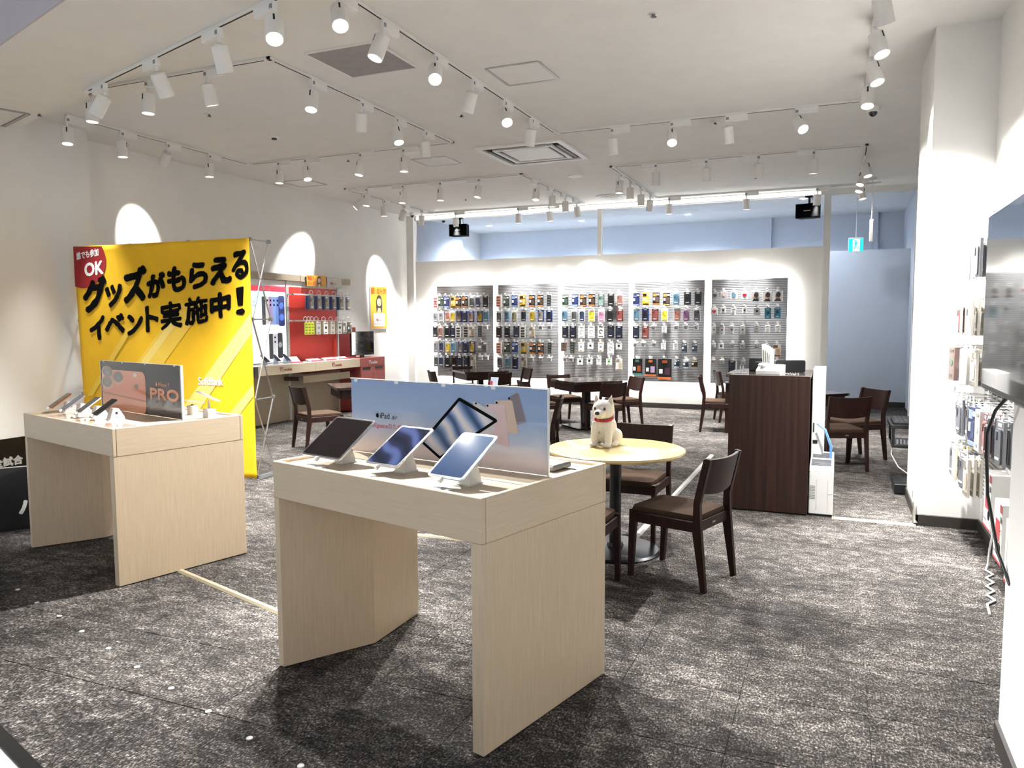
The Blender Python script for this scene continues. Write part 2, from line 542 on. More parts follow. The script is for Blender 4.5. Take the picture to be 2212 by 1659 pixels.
# ------------------------------------------------------------------ packages
_pm = {}
def cm(h, rough=.4, coat=.3):
    k = 'print_' + h
    return pmat(k, '#' + h, rough, var=.05, scale=25, coat=coat)
def package_mesh(kind, w, h, cols):
    key = (kind, round(w, 3), round(h, 3), tuple(cols))
    if key in _pm: return _pm[key]
    b = MB(); d = .018
    ms = [cm(c) for c in cols] + [ink_white, ink_black]
    W, K = len(cols), len(cols) + 1
    hw = w / 2
    if kind == 'case':
        b.box(-hw, hw, -d, 0, -h, 0, 0, c=.002)
        b.prism_y(rrect(-hw * .74, hw * .74, -h * .93, -h * .17, .018), -d - .009, -d, 1)
        b.prism_y(rrect(-hw * .62, -hw * .12, -h * .42, -h * .22, .008, 2), -d - .013, -d - .009, 2)
        b.box(-hw * .45, hw * .45, -d - .0015, -d, -h * .12, -h * .05, W)
        b.box(-hw * .5, hw * .5, -d - .0105, -d - .009, -h * .84, -h * .79, W if sum(ms[1].diffuse_color[:3]) < 9 else K)
    elif kind == 'film':
        b.box(-hw, hw, -d, 0, -h, 0, 0, c=.002)
        b.box(-hw * .85, hw * .2, -d - .002, -d, -h * .30, -h * .08, 1)
        b.box(-hw * .1, hw * .8, -d - .004, -d - .001, -h * .78, -h * .36, 2)
        b.box(-hw * .85, -hw * .25, -d - .002, -d, -h * .62, -h * .4, W)
        b.box(-hw * .9, hw * .9, -d - .002, -d, -h * .97, -h * .86, 1)
        b.box(hw * .3, hw * .9, -d - .002, -d, -h * .22, -h * .1, W)
    elif kind == 'box':
        d = .045
        b.box(-hw, hw, -d, 0, -h, 0, 0, c=.003)
        b.prism_y(circ(0, -h * .45, min(hw, h) * .42, 14), -d - .002, -d, 1)
        b.box(-hw * .6, hw * .6, -d - .002, -d, -h * .14, -h * .08, 2)
        b.box(-hw * .5, hw * .3, -d - .002, -d, -h * .9, -h * .82, 2)
        b.box(-hw * .15, hw * .15, -.006, -.003, 0, .025, W)
    elif kind == 'heart':
        d = .05
        b.box(-hw, hw, -d, 0, -h, 0, 0, c=.003)
        s = hw * .62; P = []
        for k in range(28):
            a = 2 * math.pi * k / 28
            P.append((s * (16 * math.sin(a) ** 3) / 17, -h * .5 + s * (13 * math.cos(a) - 5 * math.cos(2 * a) - 2 * math.cos(3 * a) - math.cos(4 * a)) / 17))
        b.prism_y(P, -d - .003, -d, 1)
        b.box(-hw * .2, hw * .2, -.006, -.003, 0, .025, W)
    elif kind == 'portrait':
        d = .05
        b.box(-hw, hw, -d, 0, -h, 0, 0, c=.003)
        b.prism_y([(-hw * .75, -h * .97), (hw * .8, -h * .97), (hw * .5, -h * .72), (-hw * .3, -h * .72)], -d - .002, -d, 2)
        b.prism_y(circ(hw * .02, -h * .48, h * .27, 18, sx=.8), -d - .003, -d, 1)
        b.prism_y(circ(hw * .18, -h * .36, h * .25, 18, sx=.85), -d - .004, -d - .003, 2)
        b.box(-hw * .25, hw * .25, -.01, -.004, 0, .03, K)
    elif kind == 'small':
        d = .06
        b.box(-hw, hw, -d, -.01, -h, 0, 0, c=.003)
        b.box(-hw * 1.1, hw * 1.1, -d - .02, -.01, -.004, .012, W)
        b.box(-hw * .5, hw * .1, -d - .002, -d, -h * .7, -h * .4, 1)
        b.box(hw * .3, hw * .6, -d - .002, -d, -h * .85, -h * .7, K)
    elif kind == 'slim':
        b.box(-hw, hw, -d, 0, -h, 0, 0, c=.002)
        for q in (.1, .34, .58, .8):
            b.box(-hw * .7, hw * .6, -d - .002, -d, -h * (q + .13), -h * q, 1)
    elif kind == 'cable':
        b.box(-hw, hw, -d, 0, -h, 0, 0, c=.002)
        P = circ(0, -h * .48, hw * .62, 20); Q = circ(0, -h * .48, hw * .4, 20)
        n = 20; b.add([(x, -d - .003, z) for x, z in P + Q], [(k, (k + 1) % n, n + (k + 1) % n, n + k) for k in range(16)], 1)
        b.box(-hw * .6, hw * .6, -d - .002, -d, -h * .14, -h * .07, 1)
        b.box(-hw * .7, hw * .7, -d - .002, -d, -h * .92, -h * .86, 1)
    else:   # 'sheet' large film pack
        b.box(-hw, hw, -d, 0, -h, 0, 0, c=.002)
        b.box(-hw * .35, hw * .35, -d - .002, -d, -h * .2, -h * .07, 1)
        b.box(0, hw * .75, -d - .004, -d - .001, -h * .78, -h * .42, 2)
        b.box(-hw * .8, -hw * .3, -d - .002, -d, -h * .72, -h * .5, W)
        b.box(-hw * .98, hw * .98, -d - .002, -d, -h, -h * .88, 1)
    # hanging tab
    b.box(-hw * .28, hw * .28, -d * .6, -d * .4, -.002, .02, W if kind in ('case', 'film', 'slim', 'cable', 'sheet') else W)
    me = b.mesh('package', ms)
    _pm[key] = me
    return me

# type code -> kind, colours, description
PT = {
 'wr': ('slim', ('e9e4dc', 'b0413a'), 'white and red film pack'),
 'fg': ('film', ('1c2520', '8aa08c', '42564a'), 'dark green glass film pack'),
 'fn': ('film', ('1d2c5c', '93a8d8', '30406e'), 'navy glass film pack'),
 'fy': ('film', ('e2b52c', '3a2c14', 'f2dd7a'), 'yellow glass film pack'),
 'fo': ('film', ('1d1815', 'd98a4a', '5b4a40'), 'black and orange glass film pack'),
 'cg': ('case', ('b7b8ba', '55575b', '3a3c40'), 'dark grey phone case in a grey card'),
 'cl': ('case', ('c3c5ca', '8f9196', '707277'), 'light grey phone case in a grey card'),
 'cn': ('case', ('9ea3b4', '343a52', '20243a'), 'slate navy phone case in a grey card'),
 'cp': ('case', ('bfc0c4', 'b9796b', '8f5549'), 'salmon pink phone case in a grey card'),
 'cy': ('case', ('bfc0c2', 'c9ad2a', '8d7716'), 'yellow phone case in a grey card'),
 'cb': ('case', ('8fa5b4', '5b8196', '3c6278'), 'steel blue phone case pack'),
 'nb': ('case', ('2a3f86', '8f7a6c', '5b493e'), 'brown phone case in a royal blue card'),
 'nk': ('case', ('1f3072', '23273a', '14182a'), 'black phone case in a navy card'),
 'ny': ('case', ('22336f', 'b9a13a', '6f5f18'), 'yellow phone case in a navy card'),
 'ng': ('case', ('26397e', '8c8a80', '5a5850'), 'grey phone case in a navy card'),
 'kk': ('case', ('3b3b3d', '17181a', '0c0d0e'), 'black phone case in a charcoal card'),
 'kn': ('case', ('16181f', '23283c', '3a4060'), 'black notebook style phone case pack'),
 'br': ('case', ('b9aaa4', '8a635a', '6a463f'), 'rosy brown notebook style phone case'),
 'rd': ('case', ('6a3a36', '8d4a44', '5a2a28'), 'brick red phone case pack'),
 'pk': ('case', ('e8dfe3', 'c98fb0', 'a0607f'), 'pink phone case in a white card'),
 'pu': ('case', ('a893a6', '6f4a6a', '4a2e46'), 'plum purple phone case pack'),
 'wy': ('case', ('eeeee6', 'e5d53a', 'a8991c'), 'bright yellow phone case in a white card'),
 'wn': ('case', ('dfe3e8', '31405a', '1f2a3e'), 'navy phone case in a white card'),
 'wo': ('case', ('e4e3dc', '8b8a6c', '605f46'), 'olive phone case in a white card'),
 'gr': ('case', ('5d6b66', '86a09a', '3b4a46'), 'grey green phone case pack'),
 'wp': ('slim', ('efeeea', '2c2b2c'), 'white card holding a dark phone grip'),
 'wt': ('film', ('e6e0d3', '8d8478', 'c0b29c'), 'white and tan phone film pack'),
 'sl': ('slim', ('17181a', '5d6b62'), 'narrow black film pack'),
 's': ('small', ('cfcfd0', '8c8d90'), 'small clear pocket with a white accessory'),
 'gb': ('film', ('9a9a99', '6f5d57', '4a4b4e'), 'wide grey accessory box'),
 'ck': ('cable', ('f4f3f0', '1f1f20'), 'white card with a black coiled cable'),
 'cw': ('cable', ('f4f3f0', '9a9b9e'), 'white card with a grey coiled cable'),
 'bg': ('box', ('6f5a52', '2f5a3c', '3f3a36'), 'brown and green accessory box'),
 'bw': ('box', ('f3f2ee', '2b2b2d', '8fb3c9'), 'white accessory box with a dark picture'),
 'bc': ('box', ('f3f2ee', '7f97a3', 'b98a3a'), 'white accessory box with a coloured picture'),
 'be': ('box', ('f3f2ee', '3f9a3c', '57b04a'), 'white and green accessory box'),
 'bl': ('box', ('f4f4f2', 'c9cacc', 'a9aaac'), 'plain white accessory box'),
 'db': ('film', ('2b3440', '6f8fa8', '44586a'), 'dark blue cable pouch'),
 'sb': ('film', ('3a5468', 'dfe6ea', '20303c'), 'blue and white earphone pouch'),
 'kb': ('film', ('1a1613', 'c2a878', '2b2520'), 'black and beige memory card pack'),
 'L1': ('sheet', ('1a1a1c', '3f7f7c', '8a4a2c'), 'large tablet film pack with teal bands'),
 'L2': ('sheet', ('1d1c1d', 'd9743a', 'b9a0c0'), 'large tablet film pack with pale screen'),
 'L3': ('sheet', ('1c1b1e', 'd9743a', '4a3040'), 'largest black tablet film pack'),
 'hg': ('heart', ('a9aaab', '55575a'), 'grey box with a dark heart'),
 'hp': ('heart', ('b9b8b8', 'd8b3b0'), 'grey box with a pale pink heart'),
 'hb': ('heart', ('eef0f1', '62a8cf'), 'white box with a blue heart'),
 'hr': ('heart', ('f1f0ef', 'b0202c'), 'white box with a red heart'),
 'fa': ('portrait', ('d8d6d3', 'c79f86', '2a2726'), 'headset box with a sideways portrait'),
 'fb': ('portrait', ('c9c9c9', '8d6f5e', '242424'), 'headset box with a bearded portrait'),
 'wb': ('box', ('f2f1ee', '1d1d1f', '8a8b8d'), 'white box with a black accessory'),
 'te': ('box', ('1f7f9a', '1c2a30', 'd8e0da'), 'teal battery box'),
 'tw': ('box', ('d9d8d5', '7a4a3a', '3fb0c8'), 'white and turquoise adapter box'),
 'wd': ('film', ('eceae6', '8a4f2f', 'c79a6c'), 'white and brown charger box'),
}
W0 = .122
ROWZ = [2.10, 1.815, 1.51, 1.20, .91]
def row_items(scale_x0, width, items):
    """pixel centres measured across one panel -> offsets in metres"""
    return [((c - scale_x0) / width * 1.25 - .625, t) for c, t in items]
P1 = lambda *a: row_items(228, 604, a)
P2 = lambda *a: row_items(892, 648, a)
P3 = lambda *a: row_items(1606, 702, a)
P4 = lambda *a: row_items(260, 760, a)
P5 = lambda *a: row_items(1098, 824, a)
LAY = [
 [P1((240,'wr'),(303,'fg'),(366,'fn'),(433,'fy'),(500,'fo'),(565,'fo'),(636,'cg'),(708,'cn'),(778,'kk')),
  P1((238,'cl'),(303,'cl'),(368,'cp'),(432,'cy'),(500,'nb'),(565,'nk'),(630,'nb'),(718,'ny'),(783,'cb')),
  P1((234,'kk'),(300,'br'),(365,'kk'),(435,'kn'),(497,'wp'),(565,'wp'),(640,'wt'),(718,'sl'),(792,'s')),
  P1((238,'cl'),(300,'cn'),(370,'cy'),(440,'cb'),(510,'ng'),(573,'nk'),(635,'ny'),(745,'gb')),
  P1((234,'cg'),(300,'cn'),(368,'kk'),(432,'kk'),(508,'kn'),(575,'kn'),(640,'wt'),(730,'s'),(790,'s'))],
 [P2((925,'wr'),(1010,'fg'),(1097,'fn'),(1190,'fy'),(1287,'fo'),(1375,'fo'),(1463,'sl')),
  P2((930,'cg'),(1012,'cb'),(1103,'wo'),(1197,'wn'),(1290,'cy'),(1378,'ng'),(1475,'nk')),
  P2((930,'kk'),(1015,'kk'),(1115,'kn'),(1195,'wp'),(1293,'wt'),(1385,'s'),(1475,'s')),
  P2((930,'wr'),(1017,'fg'),(1107,'fn'),(1197,'fy'),(1290,'fo'),(1380,'fo'),(1477,'sl')),
  P2((930,'cg'),(1017,'cb'),(1107,'nk'),(1195,'wt'),(1290,'s'),(1385,'s'),(1477,'s'))],
 [P3((1637,'fg'),(1750,'fn'),(1838,'fo'),(1940,'fo'),(2035,'gr'),(2135,'kk'),(2227,'br')),
  P3((1637,'cb'),(1740,'cg'),(1833,'wn'),(1930,'wy'),(2040,'pk'),(2137,'kk'),(2237,'rd')),
  P3((1640,'kn'),(1733,'kn'),(1830,'cw'),(1935,'cw'),(2030,'ck'),(2137,'kn'),(2230,'kn')),
  P3((1630,'bg'),(1727,'sl'),(1830,'bc'),(1930,'bw'),(2037,'bc'),(2137,'cw'),(2225,'bw')),
  P3((1640,'s'),(1720,'s'),(1815,'bw'),(1915,'bw'),(2015,'bl'),(2130,'be'),(2225,'wt'))],
 [P4((297,'fn'),(405,'fy'),(520,'fo'),(625,'fo'),(737,'cb'),(855,'kk'),(965,'kk')),
  P4((297,'cb'),(397,'nk'),(510,'rd'),(610,'wy'),(747,'cp'),(845,'pu'),(960,'cg')),
  P4((295,'kn'),(400,'rd'),(500,'s'),(612,'bl'),(745,'s'),(840,'s'),(955,'s')),
  P4((295,'s'),(380,'s'),(497,'s'),(608,'bl'),(733,'bl'),(828,'db'),(938,'db')),
  P4((315,'L1'),(460,'L2'),(615,'L3'),(750,'sb'),(848,'sb'),(940,'kb'))],
 [P5((1142,'hg'),(1243,'hp'),(1357,'hb'),(1473,'hr'),(1592,'fa'),(1713,'fa'),(1830,'fb')),
  P5((1138,'hr'),(1243,'wb'),(1355,'bl'),(1473,'wb'),(1610,'bw'),(1725,'te'),(1830,'te')),
  P5((1138,'tw'),(1232,'tw'),(1340,'tw'),(1463,'tw'),(1610,'bl'),(1730,'bl'),(1835,'bl')),
  P5((1138,'s'),(1225,'wb'),(1350,'s'),(1467,'s'),(1612,'s'),(1717,'bl'),(1830,'wd')),
  P5((1138,'s'),(1240,'s'),(1350,'kn'),(1475,'s'),(1835,'s'))],
]
ORD = ['first', 'second', 'third', 'fourth', 'fifth', 'sixth', 'seventh', 'eighth', 'ninth', 'tenth', 'eleventh', 'twelfth']
ROWN = ['top', 'second', 'third', 'fourth', 'bottom']
SIZE = {'s': (.07, .07), 'sl': (.075, .21), 'gb': (.2, .2), 'L1': (.19, .30), 'L2': (.205, .32), 'L3': (.25, .37), 'hg': (.115, .115),
        'hp': (.115, .115), 'hb': (.12, .125), 'hr': (.12, .125), 'fa': (.145, .18), 'fb': (.155, .18), 'wb': (.085, .095), 'bl': (.085, .12),
        'bw': (.105, .12), 'bc': (.1, .17), 'be': (.105, .12), 'tw': (.08, .15), 'te': (.105, .18), 'wd': (.13, .21), 'sb': (.1, .15),
        'kb': (.11, .14), 'db': (.09, .17), 'bg': (.1, .17)}
for pi, rows in enumerate(LAY):
    for ri, row in enumerate(rows):
        for ci, (dx, t) in enumerate(row):
            kind, cols, desc = PT[t]
            w_, h_ = SIZE.get(t, (W0, .225))
            dx = max(-.625 + .02, min(.6, dx))
            zt = ROWZ[ri] - random.uniform(0, .012)
            hz = zt + .016 - .483
            h = inst('hook', hook_me, panels[pi], (dx, 0, hz))
            inst('price_tag', ptag_me, h)
            off = random.uniform(.10, .17)
            o = inst('hanging_package', package_mesh(kind, w_, h_, cols), None, (PCX[pi] + dx, YP - off, zt), R(random.uniform(-7, 7)))
            tag(o, f'{desc}, {ORD[ci]} from left, {ROWN[ri]} row, {PNAME[pi]} slat panel', 'package', 'packages on the back slat panels')
# ------------------------------------------------------------------ track lighting
def loop(label, segs, z):
    t = thing('track_rail_loop', label, 'light track', (0, 0, 0), 0, 'ceiling light tracks')
    for (x0, y0), (x1, y1) in segs:
        L = math.hypot(x1 - x0, y1 - y0); a = math.atan2(y1 - y0, x1 - x0)
        b = MB(); b.box(0, L, -.018, .018, -.022, 0, c=.002)
        r = b.obj('rail', white_metal, t, (x0, y0, z), a)
        b = MB(); b.box(.06, L - .06, -.006, .006, -.0235, -.02)
        b.obj('slot', dark_slot, r)
        b = MB(); b.box(-.02, .045, -.02, .02, -.026, 0, c=.003); b.box(L - .045, L + .02, -.02, .02, -.026, 0, c=.003)
        b.obj('end_cap', white_plastic, r)
    return t
ZB = 3.6
by = lambda x: front_y(x, 2.80)
loop('white ceiling rail loop over the yellow banner', [((-6.9, 5.16), (-4.33, 5.16)), ((-4.33, 5.16), (-4.33, 8.38)), ((-7.43, 8.38), (-4.33, 8.38)), ((-7.43, 5.7), (-7.43, 8.38))], ZC)
loop('white ceiling rail running past the vent grille and air conditioner', [((-3.04, 4.05), (-3.04, 8.46)), ((-3.04, 8.46), (.19, 8.46)), ((.19, 4.2), (.19, 8.46))], ZC)
loop('white ceiling rail along the slanted shop front', [((-6.0, by(-6.0)), (-2.9, by(-2.9)))], ZB)
loop('white ceiling rail loop in front of the two leftmost slat panels', [((-7.41, 10.57), (-4.33, 10.57)), ((-4.33, 10.57), (-4.33, 13.55)), ((-7.6, 13.55), (-4.33, 13.55)), ((-7.41, 10.57), (-7.41, 13.55))], ZC)
loop('white ceiling rail loop in front of the two rightmost slat panels', [((-2.98, 10.6), (.27, 10.6)), ((-2.98, 10.6), (-2.98, 13.55)), ((-2.98, 13.55), (.55, 13.55)), ((.27, 10.6), (.27, 13.55))], ZC)

b = MB(); b.box(-.02, .20, -.02, .02, -.062, 0, c=.004); b.box(.05, .09, -.021, .021, -.012, -.004)
box_me = b.mesh('driver_box', white_plastic)
b = MB(); b.lathe([(.021, 0), (.021, -.045), (.024, -.047), (.024, -.06), (.012, -.064), (.010, -.10)], 16)
neck_me = b.mesh('swivel_neck', white_plastic, 40)
b = MB(); b.box(-.014, .014, -.0225, -.0205, -.05, -.02)
code_me = b.mesh('rating_label', pmat('grey_rating_label', '#8d8d8d', .6, var=.3, scale=300))
HR = .056
b = MB(); b.lathe([(.0, .052), (.020, .052), (.022, .044), (HR - .006, .044), (HR, .038), (HR, -.128), (HR - .004, -.132), (HR - .008, -.128), (HR - .014, -.088), (.0, -.088)], 28)
b.box(-.006, .006, HR - .004, HR + .001, -.02, .03, 1)
head_me = b.mesh('lamp_head', [white_metal, dark_slot], 35)
lens_m = pmat('lamp_lens_glow', '#fff8ea', .3, var=.0, emit=6.0)
b = MB(); b.lathe([(0, -.092), (HR - .015, -.092)], 24)
lens_me = b.mesh('lens', lens_m)
def spot_data(name, watts, cone, blend, col):
    l = bpy.data.lights.new(name, 'SPOT'); l.energy = watts; l.spot_size = R(cone); l.spot_blend = blend
    l.shadow_soft_size = .035; l.color = col
    return l
WARM = (1.0, .985, .968)
_ld = {}
def track_spot(x, y, z, ang, side, aim, label, group, power=1.0, cone=62, blend=.75):
    """ang: rail direction; side: driver box on + or - side of the neck"""
    t = thing('track_spotlight', label, 'spotlight', (x, y, z - .022), 0, group)
    inst('driver_box', box_me, t, (0, 0, 0), ang + (0 if side > 0 else math.pi))
    inst('swivel_neck', neck_me, t)
    inst('rating_label', code_me, t, (0, 0, 0), ang)
    piv = Vector((0, 0, -.112))
    d = (Vector(aim) - Vector((x, y, z - .13))).normalized()
    q = d.to_track_quat('-Z', 'Y')
    h = inst('lamp_head', head_me, t)
    h.rotation_mode = 'QUATERNION'; h.rotation_quaternion = q
    h.location = piv - (q @ Vector((0, 0, .045)))
    inst('lens', lens_me, h)
    k = (power, cone, blend)
    if k not in _ld: _ld[k] = spot_data('lamp', SPOT_W * power, cone, blend, WARM)
    lo = bpy.data.objects.new('lamp', _ld[k]); COL.objects.link(lo); lo.parent = h
    lo.location = (0, 0, -.14)
    return t
HP = math.pi / 2
GA, GB, GC, GD = 'spotlights on the banner rail', 'spotlights on the front rails', 'spotlights on the rear rail by the corner', 'spotlights on the rear rail by the doorway'
n4 = ['first', 'second', 'third', 'fourth', 'fifth', 'sixth']
SA = math.atan2(-NX, NY)
for k, (x, aim, pw) in enumerate([(-5.64, (-7.3, 3.9, .3), .7), (-4.752, (-4.6, 6.3, 0), .8), (-3.893, (-4.0, 5.4, 0), 1), (-3.268, (-2.2, 2.7, .9), .8)]):
    track_spot(x, by(x), ZB, SA, -1, aim, f'white spotlight on the slanted front rail, {n4[k]} from the pillar', GB, pw)
for k, (y, aim, pw) in enumerate([(4.3, (-1.8, 2.9, .9), 1.6), (4.83, (-3.75, 3.8, .5), 2.4), (5.6, (-1.7, 3.1, .9), 1.5), (6.29, (-4.6, 7.0, 0), 1), (6.99, (-1.45, 4.95, .7), 2.3), (7.71, (-3.9, 8.6, 0), 1)]):
    track_spot(-3.04, y, ZC, HP, 1, aim, f'white spotlight on the rail beside the vent grille, {n4[k]} from the front', GB, pw)
for k, (x, aim, pw) in enumerate([(-2.367, (-2.3, 9.2, 0), 1), (-1.704, (-1.2, 6.1, .5), 1.7), (-1.122, (-.9, 9.4, .3), 1), (-.439, (.75, 6.7, 1.4), 1.6)]):
    track_spot(x, 8.46, ZC, 0, 1, aim, f'white spotlight on the rail above the dark counter, {n4[k]} from the left', GB, pw)
for k, (y, aim, pw) in enumerate([(5.5, (.85, 6.63, 1.0), 1.7), (6.2, (1.0, 5.4, .8), 1.5), (6.9, (1.0, 6.1, .8), 1.5), (7.6, (.1, 6.4, 0), 1.5)]):
    track_spot(.19, y, ZC, HP, 1, aim, f'white spotlight on the rail near the white column, {n4[k]} from the front', GB, pw, 75, 1.0)
for k, (x, aim, pw) in enumerate([(-6.391, (-6.4, 5.0, 0), .8), (-5.687, (-5.7, 5.0, 0), .8), (-5.006, (-4.9, 6.2, 0), .8)]):
    track_spot(x, 5.16, ZC, 0, 1, aim, f'white spotlight on the front side of the banner rail, {n4[k]} from the left', GA, pw)
for k, (y, aim, pw) in enumerate([(5.707, (-4.0, 4.8, .4), 1), (6.464, (-4.9, 7.2, 0), 1), (7.102, (-3.2, 6.4, .3), 1), (7.72, (-4.7, 8.7, 0), 1)]):
    track_spot(-4.33, y, ZC, HP, 1, aim, f'white spotlight on the right side of the banner rail, {n4[k]} from the front', GA, pw)
for k, (x, aim, pw) in enumerate([(-6.926, (-6.9, 8.2, 0), 1), (-6.486, (-5.5, 7.7, 0), 1), (-5.629, (-6.0, 7.7, 0), 1), (-4.997, (-5.0, 8.2, 0), 1)]):
    track_spot(x, 8.38, ZC, 0, 1, aim, f'white spotlight on the far side of the banner rail, {n4[k]} from the left', GA, pw)
for k, (y, aim, pw, cone, bl) in enumerate([(5.69, (-7.0, 5.3, 0), .7, 50, .75), (6.35, (-7.3, 6.4, 0), .8, 44, .75), (6.99, (-8.25, 7.22, 2.72), .6, 36, .5), (7.65, (-7.4, 7.6, 0), .8, 62, .75)]):
    track_spot(-7.43, y, ZC, HP, 1, aim, f'white spotlight on the wall side of the banner rail, {n4[k]} from the front', GA, pw, cone, bl)
for k, (x, aim, pw) in enumerate([(-7.0, (-7.1, 10.2, 0), 1), (-6.33, (-6.5, 10.1, 0), 1), (-5.665, (-5.7, 10.4, 0), 1), (-5.011, (-5.4, 9.9, 0), 1)]):
    track_spot(x, 10.57, ZC, 0, -1, aim, f'white spotlight on the near side of the left rear rail, {n4[k]} from the left', GC, pw)
for k, (y, aim, pw) in enumerate([(11.19, (-4.3, 10.3, 0), 1), (11.9, (-4.4, 11.9, 0), .9), (12.54, (-4.2, 12.7, 0), .9), (13.17, (-4.2, 13.93, 1.0), .8)]):
    track_spot(-4.33, y, ZC, HP, -1, aim, f'white spotlight on the right side of the left rear rail, {n4[k]} from the front', GC, pw)
for k, (x, aim, pw) in enumerate([(-6.94, (-6.94, 13.75, 0), .9), (-5.61, (-5.61, 13.75, 0), .9), (-4.99, (-4.6, 13.75, 0), .8)]):
    track_spot(x, 13.55, ZC, 0, 1, aim, f'white spotlight close above the left slat panels, {n4[k]} from the left', GC, pw * 2.0, 48, 1.0)
for k, (y, aim, pw, cone, bl) in enumerate([(11.05, (-8.25, 10.4, 2.6), .6, 40, .55), (11.7, (-7.3, 11.8, 0), .9, 62, .75), (12.38, (-8.25, 12.83, 2.25), .6, 40, .55), (13.04, (-7.9, 13.6, .6), 1, 50, .75)]):
    track_spot(-7.41, y, ZC, HP, 1, aim, f'white spotlight on the wall side of the left rear rail, {n4[k]} from the front', GC, pw, cone, bl)
for k, (y, aim, pw) in enumerate([(11.05, (-3.0, 10.9, 0), 1), (11.68, (-3.0, 11.7, 0), .9), (12.37, (-3.0, 12.6, 0), .9), (13.03, (-3.5, 13.93, .8), .7)]):
    track_spot(-2.98, y, ZC, HP, 1, aim, f'white spotlight on the left side of the right rear rail, {n4[k]} from the front', GD, pw)
for k, (x, aim, pw) in enumerate([(-2.349, (-2.5, 11.2, 0), 1), (-1.672, (-1.7, 11.2, 0), 1), (-1.005, (-1.0, 11.2, 0), 1), (-.338, (-.4, 11.0, 0), 1)]):
    track_spot(x, 10.6, ZC, 0, -1, aim, f'white spotlight on the near side of the right rear rail, {n4[k]} from the left', GD, pw)
for k, (x, aim, pw) in enumerate([(-2.76, (-2.8, 13.75, 0), .9), (-1.47, (-1.45, 13.75, 0), .9), (-.36, (-.6, 13.75, 0), .6)]):
    track_spot(x, 13.55, ZC, 0, 1, aim, f'white spotlight close above the right slat panels, {n4[k]} from the left', GD, pw * 2.0, 48, 1.0)
for k, (y, aim, pw) in enumerate([(11.2, (.9, 10.6, .9), .7), (11.9, (-.5, 10.9, .5), 1), (12.5, (-.5, 11.6, .5), 1), (13.2, (.8, 12.8, .8), .7)]):
    track_spot(.27, y, ZC, HP, 1, aim, f'white spotlight on the doorway side of the right rear rail, {n4[k]} from the front', GD, pw)

# ------------------------------------------------------------------ ceiling fittings
def access_panel(x0, x1, y0, y1, label, z=ZC, wf=.012):
    t = thing('access_panel', label, 'access panel', ((x0 + x1) / 2, (y0 + y1) / 2, z), 0, 'ceiling access panels')
    a, c = (x1 - x0) / 2, (y1 - y0) / 2
    b = MB()
    for s in (-1, 1):
        b.box(-a, a, s * c - wf, s * c + wf, -.006, .001); b.box(s * a - wf, s * a + wf, -c + wf, c - wf, -.006, .001)
    b.obj('frame', grey_metal, t)
    b = MB(); b.box(-a + wf + .004, a - wf - .004, -c + wf + .004, c - wf - .004, -.004, .001); b.obj('hatch', ceil_mat, t)
access_panel(-2.845, -2.358, 6.14, 6.65, 'square ceiling hatch beside the rail near the vent grille')
access_panel(-5.31, -4.815, 9.08, 9.57, 'square ceiling hatch between the banner rail and air conditioner')
access_panel(-7.97, -7.48, 9.66, 10.16, 'square ceiling hatch close to the left wall')
mbt = thing('access_panel', 'wide framed ceiling hatch in the lowered strip above the pillar', 'access panel', (-7.62, 5.05, ZB), R(-17.2), 'ceiling access panels')
b = MB()
for s in (-1, 1):
    b.box(-.4, .4, s * .18 - .02, s * .18 + .02, -.008, .001); b.box(s * .4 - .02, s * .4 + .02, -.18, .18, -.008, .001)
b.obj('frame', grey_metal, mbt)
b = MB(); b.box(-.375, .375, -.155, .155, -.004, .001); b.obj('hatch', ceil_mat, mbt)

t = thing('vent_grille', 'grey louvred ceiling vent grille beside the front rail', 'vent grille', (-3.68, 5.53, ZC))
b = MB()
for s in (-1, 1):
    b.box(-.33, .33, s * .33 - .012, s * .33 + .012, -.012, .001, c=.002); b.box(s * .33 - .012, s * .33 + .012, -.318, .318, -.012, .001, c=.002)
b.obj('frame', white_metal, t)
b = MB(); b.box(-.32, .32, -.32, .32, -.002, .0005); b.obj('backing', pmat('vent_dark_backing', '#2c2a2b', .8), t)
b = MB()
for k in range(23):
    y = -.308 + k * .028
    b.add([(-.318, y, -.003), (.318, y, -.003), (.318, y + .017, -.011), (-.318, y + .017, -.011), (-.318, y, -.005), (.318, y, -.005), (.318, y + .017, -.013), (-.318, y + .017, -.013)],
          [(0, 1, 2, 3), (4, 7, 6, 5), (0, 4, 5, 1), (2, 6, 7, 3), (1, 5, 6, 2), (0, 3, 7, 4)])
o = b.obj('louvers', pmat('grey_louver_paint', '#9b979a', .5), t); o['kind'] = 'stuff'

t = thing('ceiling_air_conditioner', 'square four-way cassette air conditioner in the ceiling', 'air conditioner', (-3.665, 9.36, ZC))
ring = lambda a, c_, z0, z1, b, m=0: [b.box(-a, a, s * a - s * c_, s * a, z0, z1, m, c=.004) for s in (-1, 1)] + [b.box(s * a - s * c_, s * a, -a + c_, a - c_, z0, z1, m, c=.004) for s in (-1, 1)]
b = MB(); ring(.575, .075, -.028, .001, b); b.obj('panel_frame', white_plastic, t)
b = MB(); b.box(-.5, .5, -.5, .5, -.004, .0005); b.obj('dark_recess', dark_slot, t)
b = MB(); ring(.40, .045, -.034, -.006, b); b.obj('inner_frame', white_plastic, t)
for s in (-1, 1):
    b = MB(); b.box(-.36, .36, s * .46 - .022, s * .46 + .022, -.03, -.02, c=.003); b.obj('louver', pmat('grey_louver', '#6a675f', .5), t)
    b = MB(); b.box(s * .46 - .022, s * .46 + .022, -.36, .36, -.03, -.02, c=.003); b.obj('louver', MATS['grey_louver'], t)
b = MB(); b.box(-.31, .31, -.31, .31, -.03, -.004, c=.01); b.obj('intake_grille', white_plastic, t)

